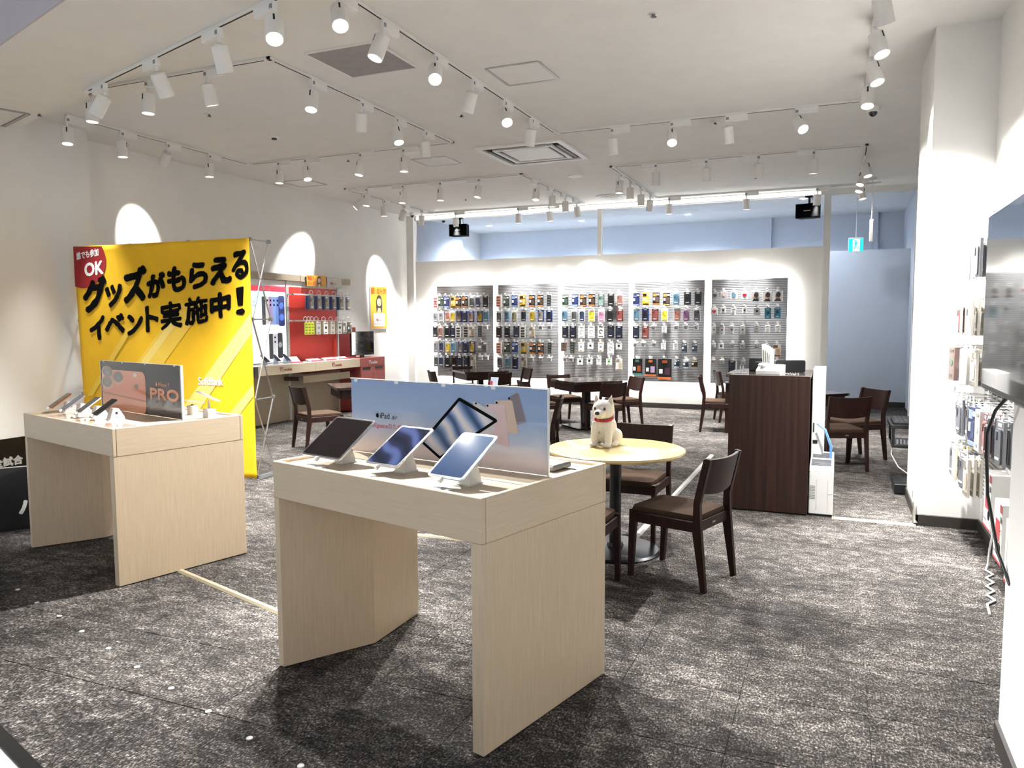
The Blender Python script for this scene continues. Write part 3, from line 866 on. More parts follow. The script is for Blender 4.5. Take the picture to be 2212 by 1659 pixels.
def disc(name, label, cat, x, y, prof, mats, z=ZC, group=None, seg=24):
    b = MB()
    for p, mi in prof: b.lathe(p, seg, mi)
    return tag(b.obj(name, mats, None, (x, y, z), 0, 40), label, cat, group)
disc('ceiling_speaker_disc', 'flat round white ceiling speaker beyond the air conditioner', 'speaker', -3.672, 11.1, [([(.11, .001), (.11, -.008), (.1, -.012), (0, -.012)], 0)], white_plastic)
t = thing('round_air_diffuser', 'round ringed air diffuser near the back partition', 'diffuser', (-3.69, 13.15, ZC))
for k, (ro, ri, z0) in enumerate([(.27, .21, -.02), (.19, .14, -.03), (.12, .07, -.036), (.05, 0, -.04)]):
    b = MB(); b.lathe([(ro, .001), (ro, z0 + .008), (ro - .02, z0), (max(ri, .0), z0 + .006)] if ri else [(ro, .001), (ro, z0 + .01), (0, z0)], 32); b.obj('ring', white_metal, t, smooth=40)
b = MB(); b.lathe([(.26, -.002), (0, -.002)], 32); b.obj('recess', dark_slot, t)
SPR = [(-1.257, 5.544, 'near the front, right of the first hatch'), (-3.686, 7.355, 'between the front rail and banner rail'), (-6.07, 6.275, 'inside the banner rail loop'), (-6.083, 8.75, 'just beyond the banner rail'), (-6.13, 12.364, 'inside the left rear rail'), (-1.295, 8.769, 'just beyond the counter rail'), (-1.207, 12.3, 'inside the right rear rail')]
for x, y, wh in SPR:
    t = thing('sprinkler_head', f'small chrome sprinkler head in the ceiling {wh}', 'sprinkler', (x, y, ZC), 0, 'ceiling sprinklers')
    b = MB(); b.lathe([(.045, .001), (.045, -.003), (.03, -.007), (.018, -.007)], 20); b.obj('rose', white_metal, t, smooth=40)
    b = MB(); b.lathe([(.012, 0), (.012, -.022), (.022, -.024), (.022, -.027), (0, -.03)], 14); b.obj('deflector', pmat('chrome_dark', '#6b6b6d', .25, .9), t, smooth=40)
t = thing('sprinkler_head', 'small chrome sprinkler head in the lowered front strip', 'sprinkler', (-7.084, 5.142, ZB), 0, 'ceiling sprinklers')
for ch in list(bpy.data.objects):
    if ch.parent and ch.parent.name == 'sprinkler_head':
        c = ch.copy(); COL.objects.link(c); c.parent = t
t = thing('smoke_detector', 'white smoke detector on the ceiling inside the banner rail', 'smoke detector', (-6.087, 7.291, ZC))
b = MB(); b.lathe([(.055, .001), (.055, -.02), (.045, -.028), (.02, -.03)], 20); b.obj('base', white_plastic, t, smooth=40)
b = MB(); b.lathe([(.03, -.026), (.03, -.045), (0, -.05)], 16); b.obj('sensor', pmat('dark_grey_plastic', '#3a3a3c', .5), t, smooth=40)
def dome_cam(x, y, z, label):
    t = thing('dome_camera', label, 'camera', (x, y, z), 0, 'dome security cameras')
    b = MB(); b.lathe([(.065, .001), (.068, -.02), (.062, -.05), (.045, -.056)], 24); b.obj('housing', white_plastic, t, smooth=40)
    b = MB(); b.lathe([(.044, -.05), (.042, -.07), (.03, -.09), (.012, -.1), (0, -.101)], 20); b.obj('dome', screen_black, t, smooth=60)
dome_cam(.271, 8.80, ZC, 'white dome security camera hanging under the rail by the column')
dome_cam(-7.85, 13.45, ZC, 'white dome security camera in the far left corner of the ceiling')
dome_cam(-7.66, 14.4, ZC, 'white dome security camera beyond the opening over the partition')

def wall_speaker(x, y, z, label, rz):
    t = thing('wall_speaker', label, 'speaker', (x, y, z), rz, 'black hanging loudspeakers')
    b = MB(); b.prism([(-.185, -.1), (.185, -.1), (.16, .1), (-.16, .1)], -.115, .115)
    b.obj('cabinet', pmat('matt_black_cabinet', '#0a0a0b', .7, spec=.1), t)
    b = MB(); b.box(-.175, .175, -.106, -.1, -.105, .105, c=.004); b.obj('grille', pmat('black_speaker_cloth', '#060607', .9, spec=.05), t)
    b = MB(); b.box(-.055, .055, -.108, -.106, -.008, .004); b.obj('nameplate', grey_metal, t)
    b = MB(); b.tube([(0, .02, .1), (0, .02, .22)], .018, 10); b.box(-.06, .06, -.03, .07, .22, .25, c=.004); b.tube([(.03, .04, .22), (.06, .05, .17), (.04, .08, .1)], .004, 6)
    b.obj('mount', black_metal, t)
wall_speaker(-6.93, 13.7, 3.39, 'black loudspeaker hanging at the left end of the opening', R(4))
wall_speaker(-.49, 13.7, 3.385, 'black loudspeaker hanging beside the white post', R(-14))

t = thing('exit_sign', 'lit green running man exit sign hanging in the corridor', 'exit sign', (.26, 15.2, 2.94), R(4))
b = MB(); b.box(-.125, .125, -.02, .02, -.125, .125, c=.006); b.obj('housing', white_plastic, t)
gm = pmat('exit_sign_green_glow', '#12d9b4', .4, var=.02, emit=1.3); wm = pmat('exit_sign_white_glow', '#d8fbf2', .4, var=.01, emit=1.3)
patch('green_face', [(-.118, -.118), (.118, -.118), (.118, .105), (-.118, .105)], t, gm, -.0215)
patch('white_doorway', [(-.055, -.118), (.062, -.118), (.062, .095), (-.055, .095)], t, wm, -.0225)
fig = MB()
fig.add([(x, -.0235, z) for x, z in circ(-.012, .066, .016, 14)], [tuple(range(14))])
for poly in ([(-.02, .048), (.022, .05), (.012, -.02), (-.018, -.012)], [(-.02, .046), (-.05, .012), (-.042, .004), (-.012, .03)], [(.02, .046), (.05, .02), (.045, .01), (.012, .028)],
             [(-.018, -.01), (.006, -.02), (-.022, -.095), (-.038, -.088)], [(.0, -.016), (.016, -.018), (.03, -.055), (.062, -.06), (.062, -.074), (.02, -.07)]):
    fig.add([(x, -.0235, z) for x, z in poly], [tuple(range(len(poly)))])
fig.obj('running_figure', gm, t)
b = MB(); b.tube([(0, 0, .12), (0, 0, .80)], .006, 8); b.lathe([(.05, .82), (.05, .80), (.02, .77)], 16); b.obj('hanger', white_metal, t)
t = thing('hanging_sensor', 'white stick sensor hanging on a rod beside the doorway', 'sensor', (.44, 13.2, 2.97))
b = MB(); b.tube([(0, 0, .16), (0, 0, .775)], .008, 8); b.box(-.05, .05, -.03, .03, .765, .79, c=.003); b.obj('rod', white_metal, t)
b = MB(); b.box(-.028, .028, -.02, .02, -.17, .17, c=.01); b.obj('body', white_plastic, t)

# cool recessed downlights beyond the partition (they light the pale blue space)
def downlight(x, y, label, w):
    t = thing('recessed_downlight', label, 'downlight', (x, y, ZC), 0, 'corridor downlights')
    b = MB(); b.lathe([(.085, .001), (.085, -.006), (.07, -.008), (.066, .0)], 24); b.obj('trim_ring', white_metal, t, smooth=40)
    b = MB(); b.lathe([(.066, -.003), (0, -.003)], 24); b.obj('lamp_face', pmat('cool_lamp_glow', '#e2edff', .4, var=0, emit=30), t)
    l = bpy.data.lights.new('downlight_lamp', 'SPOT'); l.energy = w; l.spot_size = R(150); l.spot_blend = .6; l.color = (.78, .87, 1.0); l.shadow_soft_size = .06
    o = bpy.data.objects.new('downlight_lamp', l); COL.objects.link(o); o.parent = t; o.location = (0, 0, -.03)
downlight(-7.35, 16.0, 'cool white downlight beyond the partition, first from the left', 170)
downlight(-5.15, 16.0, 'cool white downlight beyond the partition, second from the left', 170)
downlight(-2.88, 16.0, 'cool white downlight beyond the partition, third from the left', 170)
downlight(-.62, 16.0, 'added cool downlight behind the white post, lighting the corridor wall', 50)  # unseen lamp, added to brighten the corridor wall
downlight(-.62, 14.8, 'added cool downlight over the corridor, lighting the wall beyond the doorway', 40)  # also added, for soft cool light past the doorway

t = thing('lintel_glow_strip', 'long glowing strip added along the lintel over the back partition', 'glow strip', (0, YB, 3.712))  # emissive strip added so the lintel face reads bright white
b = MB(); b.box(-8.05, -.30, -.022, 0, -.04, .04, c=.003); b.obj('housing', white_metal, t)
b = MB(); b.box(-8.03, -.32, -.025, -.0225, -.036, .034); b.obj('diffuser', pmat('lintel_strip_glow', '#fffdf6', .4, var=0, emit=1.6), t)
# ------------------------------------------------------------------ display tables
def display_table(label, loc, rz, W, D=.855, H=.97):
    t = thing('display_table', label, 'display table', (*loc, 0), rz, 'pale wood display tables')
    ap = .80
    b = MB(); b.box(-W, 0, 0, .022, ap, H, c=.003); b.obj('apron', wood_h, t)
    b = MB(); b.box(-W, 0, D - .022, D, ap, H, c=.003); b.obj('apron', wood_h, t)
    for x in (-W, -.022):
        b = MB(); b.box(x, x + .022, .0235, D - .0235, ap, H, c=.002)
        b.obj('apron', pmat('pale_ash_laminate_end', '#d9c6aa', .42, var=.05, scale=9, stretch=(12, .6, 16), coat=.15), t)
    b = MB(); b.box(-W + .022, -.022, .022, D - .022, ap + .02, H - .014); b.obj('tabletop', wood_h, t)
    b = MB(); b.box(-W * .98, -.03, D * .37, D * .374, H - .0138, H - .0132); b.obj('seam', dark_slot, t)
    b = MB(); b.box(-.055, -.001, .002, D - .002, .006, ap - .001, c=.002); b.obj('leg_panel', wood_v, t)
    b = MB(); b.prism([(-W + .001, .002), (-W + .036, .002), (-W + .173, .44), (-W + .064, D - .002), (-W + .001, D - .002)], .006, ap - .001); b.obj('leg_panel', wood_v, t)
    b = MB(); b.box(-.05, -.006, .01, D - .01, 0, .008); b.box(-W + .005, -W + .03, .01, D - .01, 0, .008); b.obj('foot_strip', dark_slot, t)
    return t
display_table('pale wood display table holding three tablets in the middle of the shop', (-1.15, 2.425), R(-15), 1.25)
display_table('pale wood display table holding four phones by the yellow banner', (-3.961, 3.225), R(-15.4), 1.36, .87)
TZ = .956
def on_table(origin, ang, lx, ly):
    a = R(ang); return (origin[0] + lx * math.cos(a) - ly * math.sin(a), origin[1] + lx * math.sin(a) + ly * math.cos(a))
T1 = lambda lx, ly: on_table((-1.15, 2.425), -15, lx, ly)
T2 = lambda lx, ly: on_table((-3.961, 3.225), -15.4, lx, ly)

def swirl_screen(name, c0, c1, c2, sc=3.0, lit=0.0):
    m = bpy.data.materials.new(name); m.use_nodes = True
    nt = m.node_tree; p = nt.nodes['Principled BSDF']
    tc = nt.nodes.new('ShaderNodeTexCoord'); mp = nt.nodes.new('ShaderNodeMapping')
    mp.inputs['Rotation'].default_value = (0, .9, .5); nt.links.new(tc.outputs['Object'], mp.inputs[0])
    wv = nt.nodes.new('ShaderNodeTexWave'); wv.inputs['Scale'].default_value = sc; wv.inputs['Distortion'].default_value = 5
    wv.inputs['Detail'].default_value = 1.0; wv.inputs['Detail Scale'].default_value = 1.2
    nt.links.new(mp.outputs[0], wv.inputs[0])
    rp = nt.nodes.new('ShaderNodeValToRGB'); e = rp.color_ramp.elements
    e[0].color = lin(c0) + [1]; e[1].color = lin(c2) + [1]; q = e.new(.55); q.color = lin(c1) + [1]
    nt.links.new(wv.outputs['Fac'], rp.inputs[0])
    if lit:
        p.inputs['Base Color'].default_value = (.012, .013, .018, 1)
        nt.links.new(rp.outputs[0], p.inputs['Emission Color']); p.inputs['Emission Strength'].default_value = lit
    else:
        nt.links.new(rp.outputs[0], p.inputs['Base Color'])
    p.inputs['Roughness'].default_value = .1 if lit else .35; p.inputs['Specular IOR Level'].default_value = .02 if lit else .3
    MATS[name] = m
    return m

def tablet(label, xy, rz, w_, h_, tilt, z, body, screen, name='tablet', th=.007, rad=.014, bez=.0105, group='tablets on the middle display table', cat='tablet'):
    """slab leaning back: local x right, local z up the slope"""
    t = thing(name, label, cat, (*xy, z), 0, group, rot=(-(math.pi / 2 - tilt), 0, rz))
    b = MB(); b.prism_y(rrect(-w_ / 2, w_ / 2, 0, h_, rad), 0, th); b.obj('body', body, t, smooth=35)
    b = MB(); b.prism_y(rrect(-w_ / 2 + .0025, w_ / 2 - .0025, .0025, h_ - .0025, rad - .002), -.0012, .0005); b.obj('bezel', black_plastic, t)
    b = MB(); b.prism_y(rrect(-w_ / 2 + bez, w_ / 2 - bez, bez, h_ - bez, max(.003, rad - .006)), -.0018, -.0005); b.obj('screen', screen, t)
    b = MB(); b.box(-.02, -.004, -.006, .012, -.022, 0, c=.003); b.obj('cable_plug', white_plastic, t)
    return t
def stand(label, xy, rz, hh, fw=.075, group='white device stands', hole=True, dp=.10):
    t = thing('device_stand', label, 'stand', (*xy, TZ), rz, group)
    b = MB(); b.prism_x([(.0, 0), (dp, 0), (dp * .96, .02), (dp * .62, hh), (dp * .25, hh + .004)], -fw / 2, fw / 2)
    b.obj('post', white_plastic, t)
    b = MB(); b.box(-fw / 2 - .004, fw / 2 + .004, -.006, dp + .006, 0, .006, c=.002); b.obj('foot', white_plastic, t)
    if hole:
        for s in (-1, 1):
            b = MB(); b.T = Matrix.Translation((s * (fw / 2 + .0005), .045, hh * .62)) @ Matrix.Rotation(HP, 4, 'Y'); b.lathe([(.0085, -.001), (.0085, .001)], 16); b.obj('lock_hole', dark_slot, t)
    return t
body_silver = pmat('silver_device_shell', '#d9dadd', .3, .7)
body_blue = pmat('pale_blue_device_shell', '#b9cede', .3, .5)
scr_dark = pmat('dark_brown_black_screen', '#171314', .1, var=.1, spec=.08)
scr_navy = swirl_screen('navy_swirl_screen', '#0c1024', '#232c50', '#5a6aa0', 3.4, .5)
scr_slate = grad_mat('slate_blue_screen', [(0, '#40557a'), (.6, '#5d7396'), (1, '#6f84a4')], 2, 0, .25, .28, 0.0, .55, lit=True)
for lab, lx, w_, h_, tl, bm_, sc, st, dy_ in (
        ('black screened tablet, leftmost of three on the display table', -1.02, .272, .262, 35, body_silver, scr_dark, 'white tablet stand under the leftmost tablet', 0),
        ('tablet with a dark navy swirl screen, middle of the three', -.655, .20, .262, 31, body_silver, scr_navy, 'white tablet stand under the middle tablet', .03),
        ('slate blue screened tablet, rightmost of three on the display table', -.262, .186, .262, 33, body_blue, scr_slate, 'white tablet stand under the rightmost tablet', 0)):
    ly = .085
    tablet(lab, T1(lx, ly + dy_), R(-15), w_, h_, R(tl), 1.0, bm_, sc)
    stand(st, T1(lx + .02, ly + dy_ + .09), R(-15), .09, .06, hole=False, dp=.075)
for k, lx in enumerate((-.98, -.66, -.22)):
    c = thing('price_card', f'small white price card lying before the {["leftmost", "middle", "rightmost"][k]} tablet', 'card', (*T1(lx - .06, .075), TZ + .001), R(-15), 'price cards on the display table')
    b = MB(); b.box(-.06, .06, -.02, .02, 0, .003, c=.0008); b.obj('card', paper_white, c)
    b = MB(); b.box(-.05, .03, .004, .008, .003, .0034); b.box(-.05, .045, -.008, -.004, .003, .0034); b.obj('print', pmat('grey_print', '#8d8d8f', .6), c)

# the tall acrylic poster on the middle table
t = thing('acrylic_poster', 'pale blue tablet poster in a clear acrylic holder on the middle table', 'poster', (-2.2514, 3.184, TZ), R(-11.6), 'acrylic posters on the display tables')
PW, PH = 1.19, .362
b = MB(); b.box(.035, PW - .008, -.0015, .0015, .002, PH)
b.obj('poster_sheet', grad_mat('blue_to_blush_print', [(0, '#f3e6e0'), (.16, '#efe0e2'), (.36, '#b9c6e0'), (.62, '#8ba6cf'), (1, '#7d9bc9')], 2, 0, PH, .3, 1.0, warp=.01), t)
b = MB(); b.box(PW - .006, PW, -.006, .006, 0, PH + .002, c=.001); b.box(.03, PW, -.006, .006, PH + .002, PH + .006, c=.001); b.obj('holder_edge', acryl, t)
for q in (.06, .33, .62, .9):
    b = MB(); b.box(q, q + .022, -.0065, -.002, PH - .012, PH + .001); b.obj('corner_clip', acryl, t)
def tab_back(pts, mat, y, name='printed_tablet'):
    return patch(name, pts, t, mat, y)
tab_back([(.985, .318), (1.03, .342), (1.04, .338), (1.077, .222), (1.068, .214), (1.03, .206)], pmat('print_graphite', '#6d6570', .35, coat=1), -.0025)
tab_back([(.918, .302), (1.0, .309), (1.008, .303), (1.038, .172), (1.03, .166), (.94, .165)], pmat('print_champagne', '#cfb9a9', .35, coat=1), -.003)
tab_back([(.868, .286), (.962, .288), (.97, .282), (.99, .112), (.983, .104), (.86, .13)], pmat('print_rose', '#d3bcc2', .35, coat=1), -.0035)
tab_back([(.80, .292), (.81, .294), (.925, .245), (.93, .236), (.885, .10), (.78, .14)], pmat('print_pale_silver', '#c6c7cc', .35, coat=1), -.004)
tab_back([(.716, .303), (.726, .305), (.926, .222), (.93, .212), (.61, .016), (.598, .018), (.495, .08), (.494, .09)], ink_black, -.0045)
b = MB(); b.add([(x, -.005, z) for x, z in [(.722, .29), (.908, .213), (.605, .03), (.512, .086)]], [(0, 1, 2, 3)])
b.obj('printed_screen', swirl_screen('blue_swirl_print', '#31507f', '#8fa9d6', '#e6e3ea', 3.2), t)
for cx, cz in ((.815, .284), (.878, .278), (.927, .294), (.992, .316)):
    patch('printed_lens', circ(cx, cz, .005, 10), t, ink_black, -.0048)
def fruit_logo(parent, x, z, s, mat, y=-.003):
    b = MB()
    P = []
    for k in range(36):
        a = 2 * math.pi * k / 36
        r = .5 * (1 - .10 * math.cos(2 * a)) * (1 - .16 * max(0, math.sin(a)) ** 8 - .10 * max(0, -math.sin(a)) ** 10)
        px_, pz_ = r * math.cos(a) * .92, r * math.sin(a)
        dx_, dz_ = px_ - .62, pz_ - .08
        q = math.hypot(dx_, dz_)
        if q < .26: px_, pz_ = .62 + dx_ / q * .26 if dx_ / q < 0 else px_, .08 + dz_ / q * .26
        P.append((x + px_ * s, y, z + pz_ * s))
    b.add(P, [tuple(range(36))])
    b.add([(x + u * s, y, z + v * s) for u, v in ((.0, .5), (.06, .68), (.2, .8), (.19, .66), (.1, .53))], [(0, 1, 2, 3, 4)])
    return b.obj('fruit_logo', mat, parent)
fruit_logo(t, .212, .191, .022, ink_black)
lettering('iPad', t, ink_black, .228, .178, h=.028, bold=.004)
lettering('air', t, ink_black, .305, .178, h=.022, shear=.35)
lettering('Apple Intelligenceのために設計。', t, pmat('crimson_print', '#c0324f', .5), .055, .125, w=.42, bold=.004)
# laptop-like scanner behind the poster
t = thing('card_terminal', 'flat dark grey terminal lying behind the tablet poster', 'terminal', (*T1(-.10, .66), TZ), R(-15))
b = MB(); b.box(-.13, .0, -.07, .07, .004, .028, c=.006); b.obj('body', pmat('slate_grey_plastic', '#55585b', .4), t)
b = MB(); b.box(-.122, -.008, -.062, .062, .028, .030); b.obj('lid', pmat('grey_plastic', '#8b8e90', .35), t)
b = MB(); b.tube([(0, 0, .01), (.05, .03, .006), (.07, -.01, .004), (.09, -.05, .003)], .003, 6); b.obj('cable', black_plastic, t)

# ------------------------------------------------------------------ phone table
ph_body = [pmat('orange_device_shell', '#d98a4c', .3, .6), body_silver, pmat('white_device_shell', '#e6e6e4', .3, .2), pmat('graphite_device_shell', '#33363a', .3, .5)]
ph_scr = [pmat('dim_grey_screen', '#57534f', .1, coat=1), pmat('slate_screen', '#5d6677', .1, coat=1), pmat('ink_screen', '#23252f', .1, coat=1), scr_dark]
ph_lab = ['orange framed phone, leftmost of four on the left display table', 'silver framed phone, second of four on the left display table', 'white framed phone, third of four on the left display table', 'black phone, rightmost of four on the left display table']
for k, lx in enumerate((-1.27, -1.05, -.80, -.56)):
    tablet(ph_lab[k], T2(lx - .03, .15), R(-15.4), .078, .165, R(34), 1.0, ph_body[k], ph_scr[k], 'phone', .0085, .01, .004, 'phones on the left display table', 'phone')
    stand(f'white phone stand under the {["leftmost", "second", "third", "rightmost"][k]} phone', T2(lx, .225), R(-15.4), .075, .055)
for k, (lx, rot_) in enumerate(((-1.0, 0), (-.62, 3), (-.25, -2))):
    c = thing('leaflet', f'glossy leaflet lying on the phone table, {["left", "middle", "right"][k]} of three', 'leaflet', (*T2(lx, .12), TZ + .001), R(-15.4 + rot_), 'leaflets on the phone table')
    b = MB(); b.box(-.15, .15, -.09, .09, 0, .002); b.obj('sheet', pmat('blush_glossy_print', '#e8d3c4', .15, var=.2, scale=12, coat=1), c)
    b = MB(); b.box(-.13, .0, -.07, .06, .002, .0023); b.obj('printed_panel', pmat('soft_orange_print', '#d9a58b', .15, var=.2, scale=12, coat=1), c)
t = thing('acrylic_poster', 'dark phone poster with orange lettering in an acrylic holder', 'poster', (-5.219, 4.123, TZ), R(-15.39), 'acrylic posters on the display tables')
PW2 = 1.296
b = MB(); b.box(.115, PW2 - .012, -.0015, .0015, .002, .36)
b.obj('poster_sheet', grad_mat('charcoal_print', [(0, '#3a2d27'), (.25, '#15171c'), (.6, '#14181f'), (1, '#1a2028')], 2, 0, .36, .2, .5), t)
orange = grad_mat('coral_phone_print', [(0, '#f0a37c'), (.5, '#d98263'), (1, '#e09a7c')], 2, 0, .3, .3, 1.0)
patch('printed_phone', rrect(.125, .80, .004, .30, .055, 5), t, orange, -.0025)
patch('printed_ridge', [(.125, .118), (.80, .088), (.80, .10), (.125, .135)], t, pmat('coral_shadow_print', '#b9674a', .3, coat=1), -.003)
for cx, cz in ((.222, .283), (.392, .251), (.212, .206)):
    patch('printed_lens_ring', circ(cx, cz - .006, .048, 26, sx=2.0), t, pmat('coral_ring_print', '#e7b298', .25, coat=1), -.0032)
    patch('printed_lens', circ(cx, cz, .039, 26, sx=2.0), t, pmat('grey_lens_print', '#6a5e5a', .2, coat=1), -.0036)
    patch('printed_glint', circ(cx, cz - .006, .006, 10), t, ink_white, -.004)
patch('printed_flash', circ(.649, .272, .014, 16, sx=1.8), t, pmat('cream_flash_print', '#e9dcd2', .25, coat=1), -.0034)
patch('printed_sensor', circ(.665, .193, .016, 16, sx=1.8), t, pmat('grey_lens_print', '#6a5e5a', .2), -.0034)
om = pmat('copper_print', '#dc8a5e', .35, coat=1)
fruit_logo(t, .955, .222, .026, om, -.003)
lettering('iPhone17', t, om, .975, .208, w=.15, bold=.01)
lettering('PRO', t, om, .86, .115, w=.39, h=.082, stroke=.06)
b = MB(); b.box(PW2 - .012, PW2, -.008, .008, 0, .364, c=.001); b.box(.11, PW2, -.006, .006, .361, .365, c=.001); b.box(.11, .115, -.006, .006, 0, .364); b.obj('holder_edge', acryl, t)
for q in (.16, .46, .8, 1.2):
    b = MB(); b.box(q, q + .02, -.007, -.002, .352, .363); b.obj('corner_clip', acryl, t)
for k, (lx, ly, lab) in enumerate(((-.40, .73, 'grey phone on a round white stand behind the phone poster'), (-.13, .70, 'white phone on a square white stand at the table edge'))):
    t = thing('phone_display', lab, 'phone', (*T2(lx, ly), TZ), R(-15.4 + 180), 'phones on the far side of the left table')
    b = MB(); b.lathe([(.036, 0), (.038, .06), (.03, .066), (0, .066)], 20) if k == 0 else b.box(-.035, .035, -.03, .03, 0, .065, c=.004)
    b.obj('pedestal', white_plastic, t, smooth=40)
    b = MB(); b.box(-.006, .006, -.006, .006, .06, .12 if k else .075, c=.002); b.obj('post', white_plastic, t)
    b = MB(); b.T = Matrix.Translation((0, 0, .10 + .05 * k)) @ Matrix.Rotation(R(-62 if k else -78), 4, 'X'); b.prism_y(rrect(-.037, .037, -.08, .08, .01), 0, .008); b.obj('phone_body', body_silver if k == 0 else ph_body[2], t, smooth=35)

# ------------------------------------------------------------------ yellow banner on a folding frame
t = thing('pop_up_banner', 'tall yellow event banner with black brush lettering on a folding frame', 'banner', (-7.726, 5.922, 0), R(3.144))
BW, BH = 2.333, 2.435
yel = pmat('banner_yellow_fabric', '#f6c21a', .7, var=.05, scale=2, stretch=(2, 1, 1), bump=.15, bscale=3)
nx, nz = 48, 44
P = []
for j in range(nz + 1):
    for i in range(nx + 1):
        u, v = i / nx, j / nz
        lx = .0 + u * BW + (1 - u) * (1 - v) * .06
        yy = .0012 * math.sin(u * 31 + v * 5) * math.sin(v * 17 + u * 3) + .0015 * math.exp(-((u - 1) / .05) ** 2) * math.sin(v * 40) + .002 * math.sin(v * 70) * math.exp(-v * 14)
        P.append((lx, yy, .015 + v * (BH - .015)))
b = MB(); b.add(P, [(j * (nx + 1) + i, j * (nx + 1) + i + 1, (j + 1) * (nx + 1) + i + 1, (j + 1) * (nx + 1) + i) for j in range(nz) for i in range(nx)])
cloth = b.obj('banner_cloth', yel, t, smooth=60)
sol = cloth.modifiers.new('thickness', 'SOLIDIFY'); sol.thickness = .003
pale = pmat('banner_pale_stripe', '#f8dc7a', .7, var=.04, scale=3); mid = pmat('banner_light_yellow_stripe', '#f7cf4d', .7, var=.04, scale=3)
def clipx(poly): return [(max(.07, min(BW - .004, x)), max(.03, min(BH - .004, z))) for x, z in poly]
yb = -.0058
patch('stripe', clipx([(2.329, 1.70), (2.329, 1.49), (1.30, .30), (1.05, .30)]), t, pale, yb - .0003 * 1)
patch('stripe', clipx([(1.80, 1.80), (1.45, 1.80), (.60, .95), (.98, .95)]), t, mid, yb - .0003 * 2)
patch('stripe', clipx([(1.40, 1.60), (1.30, 1.60), (.55, .85), (.67, .85)]), t, pale, yb - .0003 * 3)
patch('stripe', clipx([(.80, 1.55), (.72, 1.55), (.10, .80), (.18, .80)]), t, mid, yb - .0003 * 4)
patch('stripe', clipx([(2.329, .98), (2.329, .86), (1.80, .28), (1.64, .28)]), t, pale, yb - .0003 * 5)
cp = [(.001, BH - .003)] + [(.127 + .335 * math.cos(R(a)), 2.27 + .29 * math.sin(R(a))) for a in range(32, -113, -6)]
cp = [(max(.002, x), min(BH - .003, z)) for x, z in cp]
patch('red_badge', cp, t, pmat('banner_red', '#9d1b22', .7, var=.06, scale=4), -.0076)
yt = -.0085
lettering('誰でも参加', t, ink_white, .045, 2.285, w=.32, h=.085, y=yt, stroke=.03, skew=.12)
lettering('OK', t, ink_white, .15, 2.10, w=.275, h=.15, y=yt, stroke=.05, skew=.10)
CH = [('グ', 0.098, 0.466, 1.697, 2.121), ('ッ', 0.429, 0.672, 1.757, 2.031), ('ズ', 0.679, 1.016, 1.793, 2.217), ('が', 1.008, 1.267, 1.844, 2.144), ('も', 1.285, 1.538, 1.894, 2.206), ('ら', 1.573, 1.82, 1.932, 2.24), ('え', 1.836, 2.115, 1.964, 2.289), ('る', 2.111, 2.325, 2.012, 2.332), ('イ', 0.18, 0.414, 1.395, 1.697), ('ベ', 0.401, 0.689, 1.453, 1.712), ('ン', 0.712, 0.943, 1.459, 1.721), ('ト', 0.975, 1.151, 1.498, 1.796), ('実', 1.174, 1.465, 1.515, 1.841), ('施', 1.501, 1.804, 1.563, 1.89), ('中', 1.819, 2.094, 1.621, 1.927), ('！', 2.15, 2.26, 1.667, 1.965)]
for c, x0, x1, z0, z1 in CH:
    sk = .14
    lettering(c, t, ink_black, x0, z0, w=x1 - x0, h=max(.12, z1 - z0 - sk * (x1 - x0)), y=yt, stroke=.038 if c in '実施' else .064, skew=sk, rough=.045)
lettering('SoftBank', t, ink_white, 1.643, .955, w=.315, h=.085, y=yt, stroke=.03)
# folding frame: hubs and crossed struts behind the cloth
fr = alu
for ix, x in enumerate((.01, BW / 3, 2 * BW / 3, BW - .01)):
    for z in (.03, .82, 1.63, 2.425):
        b = MB(); b.box(x - .02, x + .02, .012, .03, z - .018, z + .018, c=.003); b.obj('hub', grey_metal, t)
        b = MB(); b.box(x - .022, x + .022, .30, .325, z - .02, z + .02, c=.003); b.obj('hub', grey_metal, t)
        b = MB(); b.tube([(x, .02, z), (x, .31, z)], .006, 8); b.obj('spacer_arm', fr, t)
    for z0, z1 in ((.03, .82), (.82, 1.63), (1.63, 2.425)):
        b = MB(); b.tube([(x, .022, z0), (x, .312, z1)], .008, 8); b.obj('strut', fr, t)
        b = MB(); b.tube([(x, .312, z0), (x, .022, z1)], .008, 8); b.obj('strut', fr, t)
b = MB(); b.tube([(BW - .01, .31, .03), (BW - .01, .02, .03)], .008, 8); b.box(BW - .05, BW + .03, -.01, .36, 0, .012, c=.003); b.obj('foot_bar', fr, t)

# ------------------------------------------------------------------ black boards leaning by the pillar
t = thing('sign_board', 'black board with white lettering standing against the pillar', 'board', (-7.80, 5.95, 0), R(90) , 'black sign boards')
b = MB(); b.box(-1.6, 0.0, -.012, 0, .0, .425, c=.003); b.obj('board', pmat('glossy_black_board', '#0c0b0c', .4, var=.2, scale=2, spec=.3), t)
lettering('全試合', t, pmat('grey_print_light', '#a9a9a8', .5), -1.0, .14, h=.10, y=-.015, stroke=.05)
t = thing('sign_board', 'smaller black board with rounded corners leaning behind the phone table', 'board', (-5.93, 3.73, 0), R(53), 'black sign boards')
b = MB(); b.prism_y(rrect(0, 1.0, .0, .49, .03), -.006, .006); b.obj('board', pmat('black_poster_board', '#191719', .3, var=.3, scale=2, coat=.5), t)
b = MB(); b.prism_y(rrect(-.006, 1.006, -.0, .496, .033), -.004, .004); b.obj('white_edge', paper_white, t)
lettering('パ', t, ink_white, .185, .12, h=.13, y=-.009, stroke=.06)
